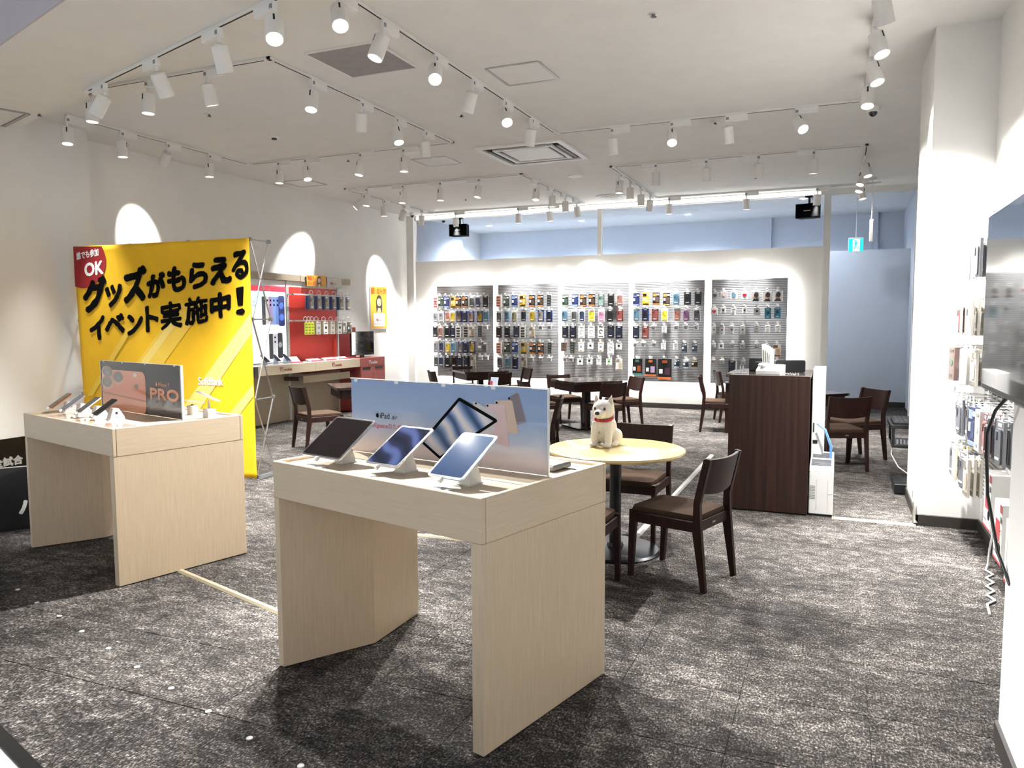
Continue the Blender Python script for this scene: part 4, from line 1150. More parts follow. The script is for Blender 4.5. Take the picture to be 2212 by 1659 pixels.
# ------------------------------------------------------------------ chairs
def chair_meshes():
    M_ = {}
    def leg_rear(s):
        prof = [(.275, 0), (.305, 0), (.268, .40), (.262, .52), (.325, .795), (.30, .80), (.282, .795), (.222, .53), (.218, .34)]
        x = s * .205
        b = MB(); b.prism_x(prof, x - .014, x + .014); return b.mesh('leg', dark_wood)
    def leg_front(s):
        prof = [(-.222, 0), (-.195, 0), (-.168, .335), (-.165, .425), (-.212, .425), (-.215, .30)]
        x = s * .205
        b = MB(); b.prism_x(prof, x - .015, x + .015); return b.mesh('leg', dark_wood)
    M_['lr'] = [leg_rear(-1), leg_rear(1)]; M_['lf'] = [leg_front(-1), leg_front(1)]
    b = MB(); b.box(-.191, .191, -.205, -.18, .35, .415, c=.003); M_['fr'] = b.mesh('rail', dark_wood)
    b = MB(); b.box(-.191, .191, .225, .25, .35, .415, c=.003); M_['br'] = b.mesh('rail', dark_wood)
    M_['sr'] = []
    for s in (-1, 1):
        b = MB(); b.box(s * .205 - .012, s * .205 + .012, -.185, .235, .35, .415, c=.003); M_['sr'].append(b.mesh('rail', dark_wood))
    # cushion with soft edge
    b = MB()
    def ring(hx, y0, y1, z, r): return [(x, y, z) for x, y in rrect(-hx, hx, y0, y1, r, 4)]
    rs = [ring(.19, -.21, .235, .408, .03), ring(.198, -.218, .243, .425, .035), ring(.192, -.212, .237, .446, .04), ring(.16, -.18, .205, .456, .05)]
    n = len(rs[0]); V = sum(rs, [])
    F = [(i * n + k, i * n + (k + 1) % n, (i + 1) * n + (k + 1) % n, (i + 1) * n + k) for i in range(3) for k in range(n)]
    F += [tuple(range(n))[::-1], tuple(range(3 * n, 4 * n))]
    b.add(V, F); M_['seat'] = b.mesh('seat', fabric, 50)
    # curved back board
    b = MB(); N = 12; V = []
    for k in range(N + 1):
        u = -1 + 2 * k / N; x = u * .205; bow = .028 * (1 - u * u)
        top = .795 - .008 * (1 - u * u); bot = .575 + .022 * u * u - .01
        for (z, yo) in ((bot, 0), (top, 0), (top, .02), (bot, .02)):
            yc = .235 + (z - .53) / .265 * .062 + bow + yo
            V.append((x, yc, z))
    F = [(k * 4 + j, (k + 1) * 4 + j, (k + 1) * 4 + (j + 1) % 4, k * 4 + (j + 1) % 4) for k in range(N) for j in range(4)]
    F += [(0, 1, 2, 3), (N * 4 + 3, N * 4 + 2, N * 4 + 1, N * 4)]
    b.add(V, F); M_['back'] = b.mesh('backrest', dark_wood, 50)
    b = MB(); b.box(-.018, .018, .2495, .2515, .375, .385); M_['plate'] = b.mesh('maker_plate', grey_metal)
    return M_
CMS = chair_meshes()
def chair(x, y, facing, label, group, sc=1.0):
    t = thing('dining_chair', label, 'chair', (x, y, 0), R(facing + 90), group)
    t.scale = (sc, sc, sc)
    for k in (0, 1): inst('leg', CMS['lr'][k], t); inst('leg', CMS['lf'][k], t); inst('rail', CMS['sr'][k], t)
    inst('rail', CMS['fr'], t); inst('rail', CMS['br'], t)
    inst('seat', CMS['seat'], t); inst('backrest', CMS['back'], t); inst('maker_plate', CMS['plate'], t)
    return t
GR = 'chairs at the round table'
chair(-.90, 4.76, 163, 'dark wooden chair nearest the camera, drawn up right of the round table', GR)
chair(-1.375, 5.56, -92, 'dark wooden chair behind the round table, its seat towards us', GR)
chair(-1.42, 4.30, 88, 'dark wooden chair half hidden behind the tablet display table', GR)
chair(-6.07, 8.0, 62, 'dark wooden chair standing by the counter at the left wall', 'chairs near the left counter')
chair(-2.98, 7.55, 195, 'dark wooden chair mostly hidden behind the tablet poster', 'chairs in the middle of the shop')
S2 = .925
def table_set(c, near, lab, ds):
    for (sx, sy), d, l in zip(((-1, -1), (-1, 1), (1, -1), (1, 1)), ds, lab):
        dd = d - .30
        f = math.degrees(math.atan2(-sy, -sx))
        chair(c[0] + sx * dd * .707, c[1] + sy * dd * .707, f, l, near, S2)
table_set((-5.9, 12.42), 'chairs at the far left square table', ['dark chair at the left corner of the far left square table', 'dark chair behind the far left square table, against the slat panel', 'dark chair with its back to us at the far left square table', 'dark chair right of the far left square table, angled away'], (.93, 1.05, 1.03, .95))
table_set((-3.45, 10.97), 'chairs at the middle square table', ['dark chair left of the middle square table, just above the poster', 'dark chair behind the middle square table at its left', 'dark chair with its back to us at the middle square table', 'dark chair right of the middle square table, in front of the white wall'], (1.05, 1.0, .86, .90))
chair(-1.52, 11.32, 8, 'dark chair with lit brown seat left of the dark counter', 'chairs left of the counter')
chair(-1.46, 12.5, 20, 'dark chair farther back left of the counter', 'chairs left of the counter')
chair(.03, 8.98, 112, 'dark chair with its back to us by the white printers', 'chairs right of the counter')
chair(.19, 9.62, 218, 'dark chair turned sideways nearest the far doorway', 'chairs right of the counter')

def square_table(label, c, group, rot=45, s=.82, h=.72):
    t = thing('square_table', label, 'table', (*c, 0), R(rot), group)
    b = MB(); b.prism(rrect(-s / 2, s / 2, -s / 2, s / 2, .05), h - .032, h); b.obj('tabletop', dark_top, t)
    a = s / 2 - .04
    b = MB(); b.prism(rrect(-a, a, -a, a, .04), h - .15, h - .033); b.obj('apron', dark_wood, t)
    b = MB(); b.box(-.05, .05, -.05, .05, .03, h - .15, c=.004); b.obj('column', black_metal, t)
    b = MB(); b.box(-.28, .28, -.28, .28, 0, .03, c=.004); b.obj('base_plate', black_metal, t)
square_table('dark square table farthest left, before the leftmost slat panels', (-5.9, 12.42), 'dark square tables')
square_table('dark square table in the middle of the room behind the plush dog', (-3.45, 10.97), 'dark square tables')
square_table('dark square table right of the counter, near the doorway', (-.40, 10.02), 'dark square tables')
square_table('reddish brown square table by the left counter, partly behind the poster', (-6.1, 9.05), 'dark square tables', s=.9)

t = thing('round_table', 'round yellow maple table on a black pedestal', 'table', (-1.392, 5.107, 0))
b = MB(); b.lathe([(0, .69), (.455, .69), (.472, .694), (.477, .704), (.474, .716), (.466, .72), (0, .72)], 64); b.obj('tabletop', maple, t, smooth=30)
b = MB(); b.lathe([(.04, .02), (.04, .69)], 20); b.lathe([(.12, .675), (.12, .69)], 20); b.obj('pole', black_metal, t, smooth=40)
b = MB(); b.lathe([(.315, 0), (.318, .008), (.30, .02), (.06, .034), (.05, .06), (0, .06)], 48); b.obj('base', black_metal, t, smooth=30)

# ------------------------------------------------------------------ white plush dog
def ell(b, c, r, rot=(0, 0, 0), seg=16, rings=10):
    old = b.T
    b.T = old @ Matrix.Translation(c) @ Matrix.Rotation(rot[2], 4, 'Z') @ Matrix.Rotation(rot[1], 4, 'Y') @ Matrix.Rotation(rot[0], 4, 'X') @ Matrix.Diagonal((*r, 1))
    prof = [(max(0.0001, math.sin(math.pi * k / rings)), -math.cos(math.pi * k / rings)) for k in range(rings + 1)]
    b.lathe(prof, seg); b.T = old
dog = thing('plush_dog', 'white plush dog with a red collar sitting on the round table', 'plush toy', (-1.49, 5.20, .72), R(-6))
b = MB()   # faces local -y
ell(b, (0, .02, .105), (.066, .075, .10), (R(-14), 0, 0))          # trunk
ell(b, (0, -.03, .145), (.058, .052, .075))                        # chest
ell(b, (0, -.045, .243), (.075, .070, .070))                       # head
ell(b, (0, -.108, .222), (.040, .044, .032), (R(8), 0, 0))          # muzzle
for s in (-1, 1):
    b.tube([(s * .045, -.055, .16), (s * .05, -.075, .09), (s * .05, -.08, .022)], [.03, .026, .024], 12)
    ell(b, (s * .05, -.098, .017), (.026, .034, .017))             # front paw
    ell(b, (s * .062, .045, .055), (.034, .062, .055))             # thigh
    ell(b, (s * .072, -.02, .017), (.023, .042, .017))             # hind foot
    # upright triangular ear
    b.add([(s * .022, -.05, .295), (s * .072, -.05, .270), (s * .068, -.02, .270), (s * .026, -.02, .295), (s * .058, -.042, .352)], [(0, 1, 4), (1, 2, 4), (2, 3, 4), (3, 0, 4), (0, 3, 2, 1)])
b.tube([(0, .085, .05), (0, .115, .085), (-.005, .12, .125), (-.012, .10, .15)], [.022, .024, .022, .012], 12)   # tail
pl_m = pmat('white_plush_fabric', '#f0ebe0', .95, var=.04, scale=60, bump=.25, bscale=400)
me = b.mesh('body', pl_m)
tmp = bpy.data.objects.new('plush_tmp', me); COL.objects.link(tmp)
rm = tmp.modifiers.new('r', 'REMESH'); rm.mode = 'VOXEL'; rm.voxel_size = .0045
smm = tmp.modifiers.new('s', 'SMOOTH'); smm.iterations = 7; smm.factor = .6
dgr = bpy.context.evaluated_depsgraph_get()
me2 = bpy.data.meshes.new_from_object(tmp.evaluated_get(dgr))
me2.materials.clear(); me2.materials.append(pl_m)
me2.polygons.foreach_set('use_smooth', [True] * len(me2.polygons))
bpy.data.objects.remove(tmp)
inst('body', me2, dog)
dog.scale = (1.06, 1.06, 1.06)
for s in (-1, 1):
    b = MB(); ell(b, (s * .034, -.1075, .256), (.0088, .006, .0105), (0, 0, s * .35), 12, 8); b.obj('eye', screen_black, dog, smooth=80)
    b = MB(); b.add([(s * .034, -.056, .296), (s * .063, -.056, .278), (s * .056, -.050, .336)], [(0, 1, 2)]); b.obj('inner_ear', pmat('grey_plush', '#cfc6bb', .95), dog)
b = MB(); ell(b, (0, -.152, .231), (.0155, .011, .0125), (0, 0, 0), 14, 10); b.obj('nose', black_plastic, dog, smooth=80)
b = MB(); b.T = Matrix.Translation((0, -.033, .188)) @ Matrix.Rotation(R(12), 4, 'X'); b.lathe([(.060, -.008), (.0645, -.008), (.0645, .008), (.060, .008), (.060, -.008)], 36); b.obj('collar', pmat('red_felt', '#a2161d', .7), dog, smooth=40)

# ------------------------------------------------------------------ dark reception counter and what stands on it
t = thing('reception_counter', 'tall dark walnut counter with a panelled end facing us', 'counter', (-.825, 6.60, 0))
b = MB(); b.box(0, .637, 0, .03, .012, 1.145, c=.002); b.obj('end_panel', dark_wood_panel, t)
b = MB(); b.box(.003, .634, .031, .90, 1.115, 1.143, c=.002); b.obj('countertop', dark_top, t)
b = MB(); b.box(-.07, .003, .35, .92, 1.10, 1.13, c=.002); b.obj('side_flap', dark_top, t)
b = MB(); b.box(.003, .03, .031, .88, .012, 1.114); b.obj('front_panel', dark_wood_panel, t)
b = MB(); b.box(.01, .63, .86, .885, .012, 1.114); b.obj('end_panel', dark_wood_panel, t)
b = MB(); b.box(.02, .61, .02, .86, 0, .013); b.obj('plinth', dark_slot, t)
t = thing('white_cabinet', 'narrow white equipment cabinet behind the counter with cables', 'cabinet', (-.185, 7.15, 0))
b = MB(); b.box(0, .10, 0, .55, .01, 1.17, c=.004); b.obj('body', white_plastic, t)
b = MB(); b.box(.012, .022, -.004, 0, .62, .70); b.box(.012, .05, -.004, 0, .52, .55); b.obj('socket', black_plastic, t)
t = thing('network_cable', 'blue network cable looping out behind the counter', 'cable')
b = MB()
for k in range(2):
    b.tube([(-.14 + .006 * k, 7.1, .70), (-.08 + .01 * k, 7.05, .66), (-.03 + .012 * k, 7.02, .52), (-.03 + .012 * k, 7.0, .40), (-.07, 6.98, .30 - .02 * k), (-.15, 6.95, .26 - .04 * k)], .006, 8)
b.obj('cable_run', pmat('blue_cable', '#5f8fc8', .4), t, smooth=60)
for k, (y, lab) in enumerate(((6.63, 'white printer with dark top standing nearest beside the counter'), (6.98, 'white printer with dark top standing behind the nearer printer'))):
    t = thing('printer', lab, 'printer', (-.18, y, 0), 0, 'white printers by the counter')
    b = MB(); b.box(0, .185, 0, .32, .015, .37, c=.006); b.obj('body', white_plastic, t)
    b = MB(); b.box(.004, .181, .005, .30, 0, .016); b.obj('foot', black_plastic, t)
    b = MB(); b.prism_x([(.0, .37), (.02, .41), (.30, .43), (.32, .37)], .002, .183); b.obj('top_cover', white_plastic, t)
    b = MB(); b.T = Matrix.Translation((0, .02, .411)) @ Matrix.Rotation(R(4.1), 4, 'X'); b.box(.012, .165, .01, .22, .0, .004); b.obj('dark_lid', pmat('charcoal_lid', '#3a3b3e', .35), t)
    b = MB(); b.T = Matrix.Translation((0, .02, .415)) @ Matrix.Rotation(R(4.1), 4, 'X'); b.box(.04, .12, .07, .078, .0, .003); b.obj('slot', grey_metal, t)
    b = MB(); b.box(.055, .058, -.001, .001, .05, .30); b.box(.14, .143, -.001, .001, .03, .30); b.box(.143, .18, -.001, .001, .185, .188); b.obj('seam', pmat('light_grey_line', '#b9b9b7', .5), t)
    b = MB()
    for q in range(9): b.box(.004, .048, -.001, .001, .14 + q * .013, .146 + q * .013)
    b.obj('vent_slots', pmat('mid_grey_line', '#9b9b99', .5), t)
CT = 1.144
t = thing('acrylic_cup', 'clear acrylic card stand at the counter corner', 'stand', (-.755, 6.83, CT))
b = MB(); b.box(-.05, .05, -.03, .03, 0, .004); b.obj('foot', acryl, t)
b = MB(); b.box(-.045, -.041, -.02, .02, .004, .10); b.box(-.01, -.004, -.02, .02, .004, .065); b.box(.014, .02, -.02, .02, .004, .065); b.obj('upright', pmat('clear_acrylic_body', '#dfe6e8', .1, coat=1), t)
t = thing('desk_telephone', 'white desk telephone base lying on the counter', 'telephone', (-.515, 6.84, CT), R(-10))
b = MB(); b.prism_x([(-.09, 0), (.09, 0), (.09, .075), (.03, .08), (-.09, .03)], -.10, .10); b.obj('body', white_plastic, t)
b = MB(); b.box(-.09, -.03, -.08, .08, .062, .09, c=.012); b.obj('handset', white_plastic, t)
b = MB(); b.tube([(.10, .0, .01), (.16, -.06, .006), (.22, -.10, .005)], .004, 6); b.obj('cord', white_plastic, t)
t = thing('brochure_holder', 'white brochures standing upright on the counter', 'brochures', (-.54, 6.99, CT), R(-8))
for k in range(5):
    b = MB(); b.T = Matrix.Translation((k * .012 - .03, 0, .004)) @ Matrix.Rotation(R(-4 + k * 1.5), 4, 'Y'); b.box(-.003, .003, -.075, .075, 0, .245 - .012 * k); b.obj('brochure', paper_white, t)
b = MB(); b.box(-.05, .05, -.08, .08, 0, .012, c=.003); b.obj('base', white_plastic, t)
t = thing('pen_tray_box', 'black document box standing behind the white brochures', 'box', (-.634, 7.22, CT), R(6))
b = MB(); b.box(-.095, .095, -.06, .06, 0, .12, c=.006); b.obj('body', black_plastic, t)
b = MB(); b.box(-.04, .04, -.062, -.06, .08, .085); b.obj('label_strip', grey_metal, t)
t = thing('pen', 'lime yellow marker lying on the counter', 'marker', (-.50, 7.16, CT), R(20))
b = MB(); b.box(-.045, .045, -.009, .009, 0, .018, c=.005); b.obj('barrel', pmat('lime_plastic', '#c9dc3a', .4), t)
t = thing('pen', 'lime yellow clip on the black document box', 'marker', (-.57, 7.22, CT + .121), R(30))
b = MB(); b.box(-.03, .03, -.01, .01, 0, .02, c=.005); b.obj('barrel', MATS['lime_plastic'], t)
t = thing('monitor', 'black monitor seen from behind on the counter', 'monitor', (-.37, 7.10, CT), R(4))
b = MB(); b.prism_y(rrect(-.122, .122, .0, .105, .015), -.012, .012); b.obj('panel', black_plastic, t, smooth=35)
b = MB(); b.box(-.05, .05, .012, .06, 0, .02, c=.004); b.obj('stand', black_metal, t)
t = thing('metal_trinkets', 'small metal connectors lying on the counter edge', 'connectors', (-.33, 6.70, CT))
for k in range(5):
    b = MB(); b.lathe([(.007, 0), (.007, .014), (.004, .02), (0, .02)], 10, c=(k * .02 - .04, (k % 2) * .018, 0)); b.obj('connector', grey_metal, t, smooth=40)
# desk hidden behind the counter
t = thing('consulting_desk', 'dark consulting desk edge behind the counter', 'desk', (-1.44, 11.10, 0))
b = MB(); b.box(0, 1.0, 0, 1.7, .70, .73, c=.003); b.obj('desktop', dark_top, t)
b = MB(); b.box(.0, .06, .02, .06, 0, .70); b.obj('leg_panel', dark_wood, t)
b = MB(); b.box(.94, 1.0, .02, 1.68, 0, .70); b.obj('leg_panel', dark_wood, t)
b = MB(); b.box(.0, .06, 1.64, 1.68, 0, .70); b.obj('leg_panel', dark_wood, t)

# ------------------------------------------------------------------ floor cable covers and studs
covm = pmat('beige_cable_cover', '#9c9178', .6)
def cover(name, p, q, w_, label, m=covm, h=.012):
    L = math.hypot(q[0] - p[0], q[1] - p[1]); a = math.atan2(q[1] - p[1], q[0] - p[0])
    b = MB(); b.prism_x([(-w_, .0), (w_, 0), (w_ * .5, h), (-w_ * .5, h)], 0, L)
    return tag(b.obj(name, m, None, (*p, .001), a), label, 'cable cover', 'floor cable covers')
cover('cable_cover', (-3.86, 3.60), (-2.32, 3.13), .022, 'beige cable cover running between the two display tables')
cover('cable_cover', (-2.9, 4.90), (-1.75, 4.93), .022, 'beige cable cover seen under the middle display table')
cover('cable_cover', (-1.335, 5.40), (-1.335, 9.2), .028, 'grey cable cover running away behind the round table', pmat('silver_cable_cover', '#b7b6b0', .4, .3))
cover('cable_cover', (.0, 6.60), (.60, 6.60), .025, 'beige cable cover between the printers and the column')
stud = MB(); stud.lathe([(.0135, 0), (.0125, .003), (.006, .0055), (0, .006)], 16)
stud_me = stud.mesh('floor_stud', pmat('white_floor_stud', '#e9e8e4', .3), 40)
dots = [(-4.505, 2.968), (-4.19, 2.867), (-3.882, 2.777), (-3.578, 2.678), (-3.266, 2.581), (-2.963, 2.486), (-2.649, 2.392), (-2.346, 2.301), (-2.045, 2.206), (-1.742, 2.131)]
for k, (x, y) in enumerate(dots):
    tag(inst('floor_stud', stud_me, None, (x, y, 0)), f'small white floor stud, {ORD[k]} from the left in the front line', 'floor stud', 'line of floor studs at the shop front')
# ------------------------------------------------------------------ counter unit along the left wall (local x = world y, out = -y)
beige = pmat('beige_laminate_front', '#cbbba0', .5, var=.07, scale=7, stretch=(.7, 9, 9))
beige_v = pmat('beige_laminate_panel', '#bcae97', .5, var=.06, scale=7, stretch=(9, 9, .7))
red_lam = pmat('dull_red_laminate', '#a4504c', .45, var=.05)
red_panel_m = pmat('bright_red_panel', '#cf3a30', .5, var=.04)
LW = lambda name, label, cat, y=0.0, z=0.0, group=None, x=XL: thing(name, label, cat, (x, y, z), HP, group)
t = LW('service_counter', 'pale beige wall counter with red lettering at the left wall', 'counter')
for k, (a, c, lx) in enumerate(((8.80, 10.12, 9.25), (10.125, 11.38, 10.55))):
    b = MB(); b.box(a, c, -.50, -.475, .81, .955, c=.002); o = b.obj('front_board', beige, t)
    lettering('Y!', o, pmat('maroon_print', '#8a2426', .5), lx, .855, h=.07, y=-.503, stroke=.025)
    lettering('mobile', o, MATS['maroon_print'], lx + .10, .855, h=.048, y=-.503, stroke=.025)
b = MB(); b.box(8.78, 11.38, -.475, -.002, .925, .953, c=.002); b.obj('countertop', pmat('white_laminate_top', '#e8e4dc', .4), t)
b = MB(); b.box(8.72, 8.80, -.49, -.01, .80, .95, c=.003); b.obj('dark_end', pmat('charcoal_laminate', '#2e2c2d', .5), t)
for a, c in ((8.75, 10.0), (10.06, 11.36)):
    b = MB(); b.box(a, c, -.05, -.002, .004, .92, c=.002); b.obj('base_panel', beige_v, t)
for x in (10.03, 11.39):
    b = MB(); b.box(x - .025, x + .025, -.055, -.001, .0, 2.26); b.obj('slotted_upright', white_metal, t)
    b = MB()
    for q in range(70): b.box(x - .006, x + .006, -.0565, -.0545, .05 + q * .031, .066 + q * .031)
    o = b.obj('slots', pmat('slot_grey', '#6f6b66', .7), t); o['kind'] = 'stuff'
b = MB(); b.box(10.1, 11.9, -.40, -.06, .765, .80, c=.003); b.obj('lower_shelf', pmat('dark_red_panel', '#6d1417', .55), t)
b = MB(); b.box(9.98, 11.25, -.37, -.345, .615, .735, c=.003); b.obj('fold_board', beige, t)
b = MB(); b.box(9.88, 9.98, -.35, -.06, .66, .72); b.obj('bracket', pmat('dark_bracket', '#5a4a40', .5), t)
b = MB(); b.box(11.39, 11.9, -.06, -.002, .0, 1.5); b.obj('red_back_board', pmat('deep_red_board', '#7c1416', .5), t)
t = LW('header_board', 'long beige header board above the lit phone poster', 'header board')
b = MB(); b.box(8.95, 10.32, -.09, -.002, 2.265, 2.37, c=.003); b.obj('board', pmat('taupe_header', '#a99b86', .5), t)
b = MB(); b.box(10.325, 11.73, -.09, -.002, 2.262, 2.368, c=.003); b.obj('board', MATS['taupe_header'], t)

t = LW('light_box_poster', 'white lit phone poster with a red top band above the counter', 'poster')
b = MB(); b.box(9.05, 9.98, -.05, -.002, .96, 2.262, c=.003); b.obj('box_frame', white_metal, t)
b = MB(); b.add([(x, -.052, z) for x, z in ((9.06, .97), (9.975, .97), (9.975, 2.15), (9.06, 2.15))], [(0, 1, 2, 3)])
b.obj('poster_sheet', grad_mat('pale_blue_lit_print', [(0, '#eef1fa'), (.5, '#d9e6fb'), (1, '#bfe6fa')], 2, .97, 2.15, .35, .5, .55), t)
patch('red_band', [(9.06, 2.08), (9.975, 2.08), (9.975, 2.165), (9.06, 2.165)], t, pmat('rose_red_print', '#dd3d58', .4, emit=.35), -.053)
lettering('Y!mobile', t, ink_white, 9.44, 2.10, h=.035, y=-.0545, stroke=.025)
def pphone(x0, x1, z0, z1, col, y=-.0535, r=.02, lens=True):
    patch('printed_phone', rrect(x0, x1, z0, z1, r, 3), t, pmat('print_ph_' + col, '#' + col, .35, emit=.2), y)
    if lens:
        for zz in (z1 - .06, z1 - .13): patch('printed_lens', circ((x0 + x1) / 2, zz, .018, 10), t, ink_black, y - .0008)
pphone(9.42, 9.50, 1.56, 2.0, '2f3038', lens=False); pphone(9.50, 9.585, 1.56, 2.0, 'f2f2f4', -.0537); pphone(9.575, 9.66, 1.56, 2.0, 'b79ad2', -.0539)
pphone(9.655, 9.74, 1.56, 2.0, '8db0e8', -.0541); pphone(9.735, 9.82, 1.56, 2.0, '6f8fe0', -.0543); pphone(9.80, 9.945, 1.54, 2.02, '2b3a78', -.0546, .03, False)
for cz, rr in ((1.86, .055), (1.68, .055)): patch('printed_bubble', circ(9.872, cz, rr, 18), t, pmat('print_bubble', '#5b82f0', .35, emit=.2), -.0555)
pphone(9.56, 9.66, 1.02, 1.42, '2f3033', lens=False); pphone(9.65, 9.75, 1.02, 1.42, 'e6e8f2', -.0537); pphone(9.76, 9.88, 1.03, 1.43, '1e2026', -.054, .025, False)
for rr in (.045, .03): patch('printed_bubble', circ(9.82, 1.24, rr, 18), t, pmat('print_bubble_grey', '#c9ccd2' if rr > .04 else '#3a3c42', .35), -.0546 - (.045 - rr) * .02)
for z in (1.90, 1.845, 1.42, 1.10): lettering('月々のお支払い', t, pmat('pale_rose_ink', '#b57884', .5), 9.10, z, h=.03, y=-.054)

t = LW('red_hook_panel', 'bright red hook panel above the counter at the left wall', 'panel')
b = MB(); b.box(10.06, 11.33, -.045, -.002, .965, 2.17, c=.002); b.obj('board', red_panel_m, t)
b = MB(); b.box(10.06, 11.36, -.05, -.002, 2.17, 2.262); b.obj('light_cap', pmat('cap_white', '#f3f1ec', .4), t)
bars = []
for z in (2.05, 1.62):
    b = MB(); b.box(10.03, 11.42, -.16, -.14, z - .012, z + .012, c=.002); b.box(10.03, 10.05, -.16, -.05, z - .012, z + .012); b.box(11.37, 11.39, -.16, -.05, z - .012, z + .012); bars.append(b.obj('hook_bar', white_metal, t))
for z, ys in ((2.05, [10.30 + .205 * k for k in range(6)]), (1.62, [10.14, 10.22, 10.30] + [10.42 + .195 * k for k in range(5)] + [11.34])):
    for y in ys:
        b = MB(); b.tube([(y, -.15, z), (y, -.34, z + .012), (y, -.345, z + .03)], .004, 6)
        b.tube([(y - .05, -.31, z), (y - .045, -.31, z + .05), (y, -.31, z + .07), (y + .045, -.31, z + .05), (y + .05, -.31, z)], .006, 6)
        b.obj('hook', white_metal, t)
def lw_pack(lx, out, zt, kind, w_, h_, cols, label, group):
    o = inst('hanging_package', package_mesh(kind, w_, h_, cols), None, (XL + out, lx, zt), HP)
    return tag(o, label, 'package', group)
for k in range(6):
    for d in range(3 if k < 5 else 1):
        lw_pack(10.30 + .205 * k, .30 - .03 * d, 2.03, 'case', .125, .225, ('6a7390', '8f8875', '5a5648') if d == 0 else ('4a63a0', '3b4f86', '2a3866'),
                f'grey brown case pack, {ORD[k]} upper hook of the red panel, {["front", "middle", "rear"][d]} one', 'packs on the upper red panel hooks')
low = [('slim', ('d9e23a', '8a921c'), 'lime yellow pack')] * 3 + [('box', ('c9c6c0', '8c8a86', '6a6864'), 'grey boxed accessory'), ('box', ('f0efec', '151515', '4a4a4a'), 'white pack with black earphones'), ('box', ('d6d3cd', 'a9a7a2', '77756f'), 'pale grey boxed accessory'), ('box', ('ecebe8', '181818', '3f3f3f'), 'white pack with black earbuds'), ('film', ('cfcdc8', '6f6d69', '9b9994'), 'grey white pack'), ('film', ('151517', '8a7a4a', '2a2a2c'), 'black boxed pack')]
lys = [10.14, 10.22, 10.30] + [10.42 + .195 * k for k in range(5)] + [11.34]
for k, (ly_, (kind, cols, nm)) in enumerate(zip(lys, low)):
    lw_pack(ly_, .31, 1.595, kind, .085 if k < 3 else .125, .20, cols, f'{nm} on the lower red panel hooks, {ORD[k]} from the left', 'packs on the lower red panel hooks')
    if 3 <= k < 8:
        lw_pack(ly_ - .085, .29, 1.595, 'slim', .06, .19, ('c2a82e', '7a6a1c'), f'mustard yellow pack left of the {nm}, lower red panel hooks', 'packs on the lower red panel hooks')

t = LW('sign_card', 'orange sign card with a woman on the header board', 'sign', 0, 0, 'sign cards on the header board')
b = MB(); b.box(10.45, 10.975, -.115, -.11, 2.20, 2.385); b.obj('card', pmat('amber_print', '#d99a2c', .5, var=.15, scale=8), t)
lettering('超！', t, pmat('vermilion_print', '#c0391c', .5), 10.47, 2.30, w=.16, h=.07, y=-.117, stroke=.025); lettering('おトク！', t, MATS['vermilion_print'], 10.47, 2.215, w=.2, h=.065, y=-.117, stroke=.025)
def lady(t, cx, z0, h, y):
    k = 1.65
    patch('printed_hair', [(cx - .17 * h * k, z0), (cx - .2 * h * k, z0 + .6 * h), (cx - .13 * h * k, z0 + .9 * h), (cx, z0 + h), (cx + .13 * h * k, z0 + .9 * h), (cx + .2 * h * k, z0 + .6 * h), (cx + .18 * h * k, z0)], t, pmat('dark_hair_print', '#2a1c18', .5), y)
    patch('printed_face', circ(cx, z0 + .58 * h, .23 * h, 18, sx=.62 * k), t, pmat('skin_print', '#f0cfae', .5), y - .0006)
    patch('printed_blouse', [(cx - .14 * h * k, z0), (cx - .07 * h * k, z0 + .25 * h), (cx + .07 * h * k, z0 + .25 * h), (cx + .14 * h * k, z0)], t, pmat('cream_blouse_print', '#f4e7c0', .5), y - .0004)
    patch('printed_lips', circ(cx, z0 + .47 * h, .028 * h, 8, sx=1.6), t, pmat('lip_print', '#a03a30', .5), y - .001)
lady(t, 10.78, 2.20, .175, -.1165)
t = LW('sign_card', 'pale grey price card beside the orange sign card', 'sign', 0, 0, 'sign cards on the header board')
b = MB(); b.box(11.0, 11.42, -.115, -.11, 2.19, 2.36); b.obj('card', pmat('pale_grey_print', '#d3cfc9', .5), t)
lettering('シンプル', t, pmat('grey_print', '#8d8d8f', .6), 11.06, 2.315, h=.022, y=-.117); lettering('780', t, pmat('maroon_print', '#8a2426', .5), 11.08, 2.245, h=.045, y=-.117, stroke=.025); lettering('円割引', t, MATS['maroon_print'], 11.19, 2.25, h=.025, y=-.117)

t = LW('wall_poster', 'orange and yellow wall poster with a long-haired woman', 'poster')
b = MB(); b.box(12.46, 13.03, -.03, -.005, 1.46, 2.28, c=.004); b.obj('panel_back', paper_white, t)
b = MB(); b.add([(x, -.0315, z) for x, z in ((12.465, 1.475), (13.025, 1.475), (13.025, 2.275), (12.465, 2.275))], [(0, 1, 2, 3)])
b.obj('poster_sheet', grad_mat('orange_yellow_print', [(0, '#f0a428'), (.4, '#f6c62e'), (.8, '#f8cf3c'), (1, '#f2a62c')], 2, 1.475, 2.275, .5, .2, warp=.2), t)
lettering('超！おトク！', t, MATS['vermilion_print'], 12.48, 2.13, w=.53, h=.125, y=-.033, stroke=.025)
lady(t, 12.75, 1.78, .34, -.0325)
patch('white_box', rrect(12.55, 12.94, 1.51, 1.77, .02, 3), t, ink_white, -.0345)
lettering('シンプルプラン', t, MATS['grey_print'], 12.58, 1.70, w=.31, y=-.0355); lettering('780', t, MATS['maroon_print'], 12.62, 1.61, h=.05, y=-.0355, stroke=.025); lettering('円割引', t, MATS['maroon_print'], 12.74, 1.612, h=.03, y=-.0355); lettering('詳しくはスタッフまで', t, MATS['grey_print'], 12.58, 1.545, w=.31, y=-.0355)

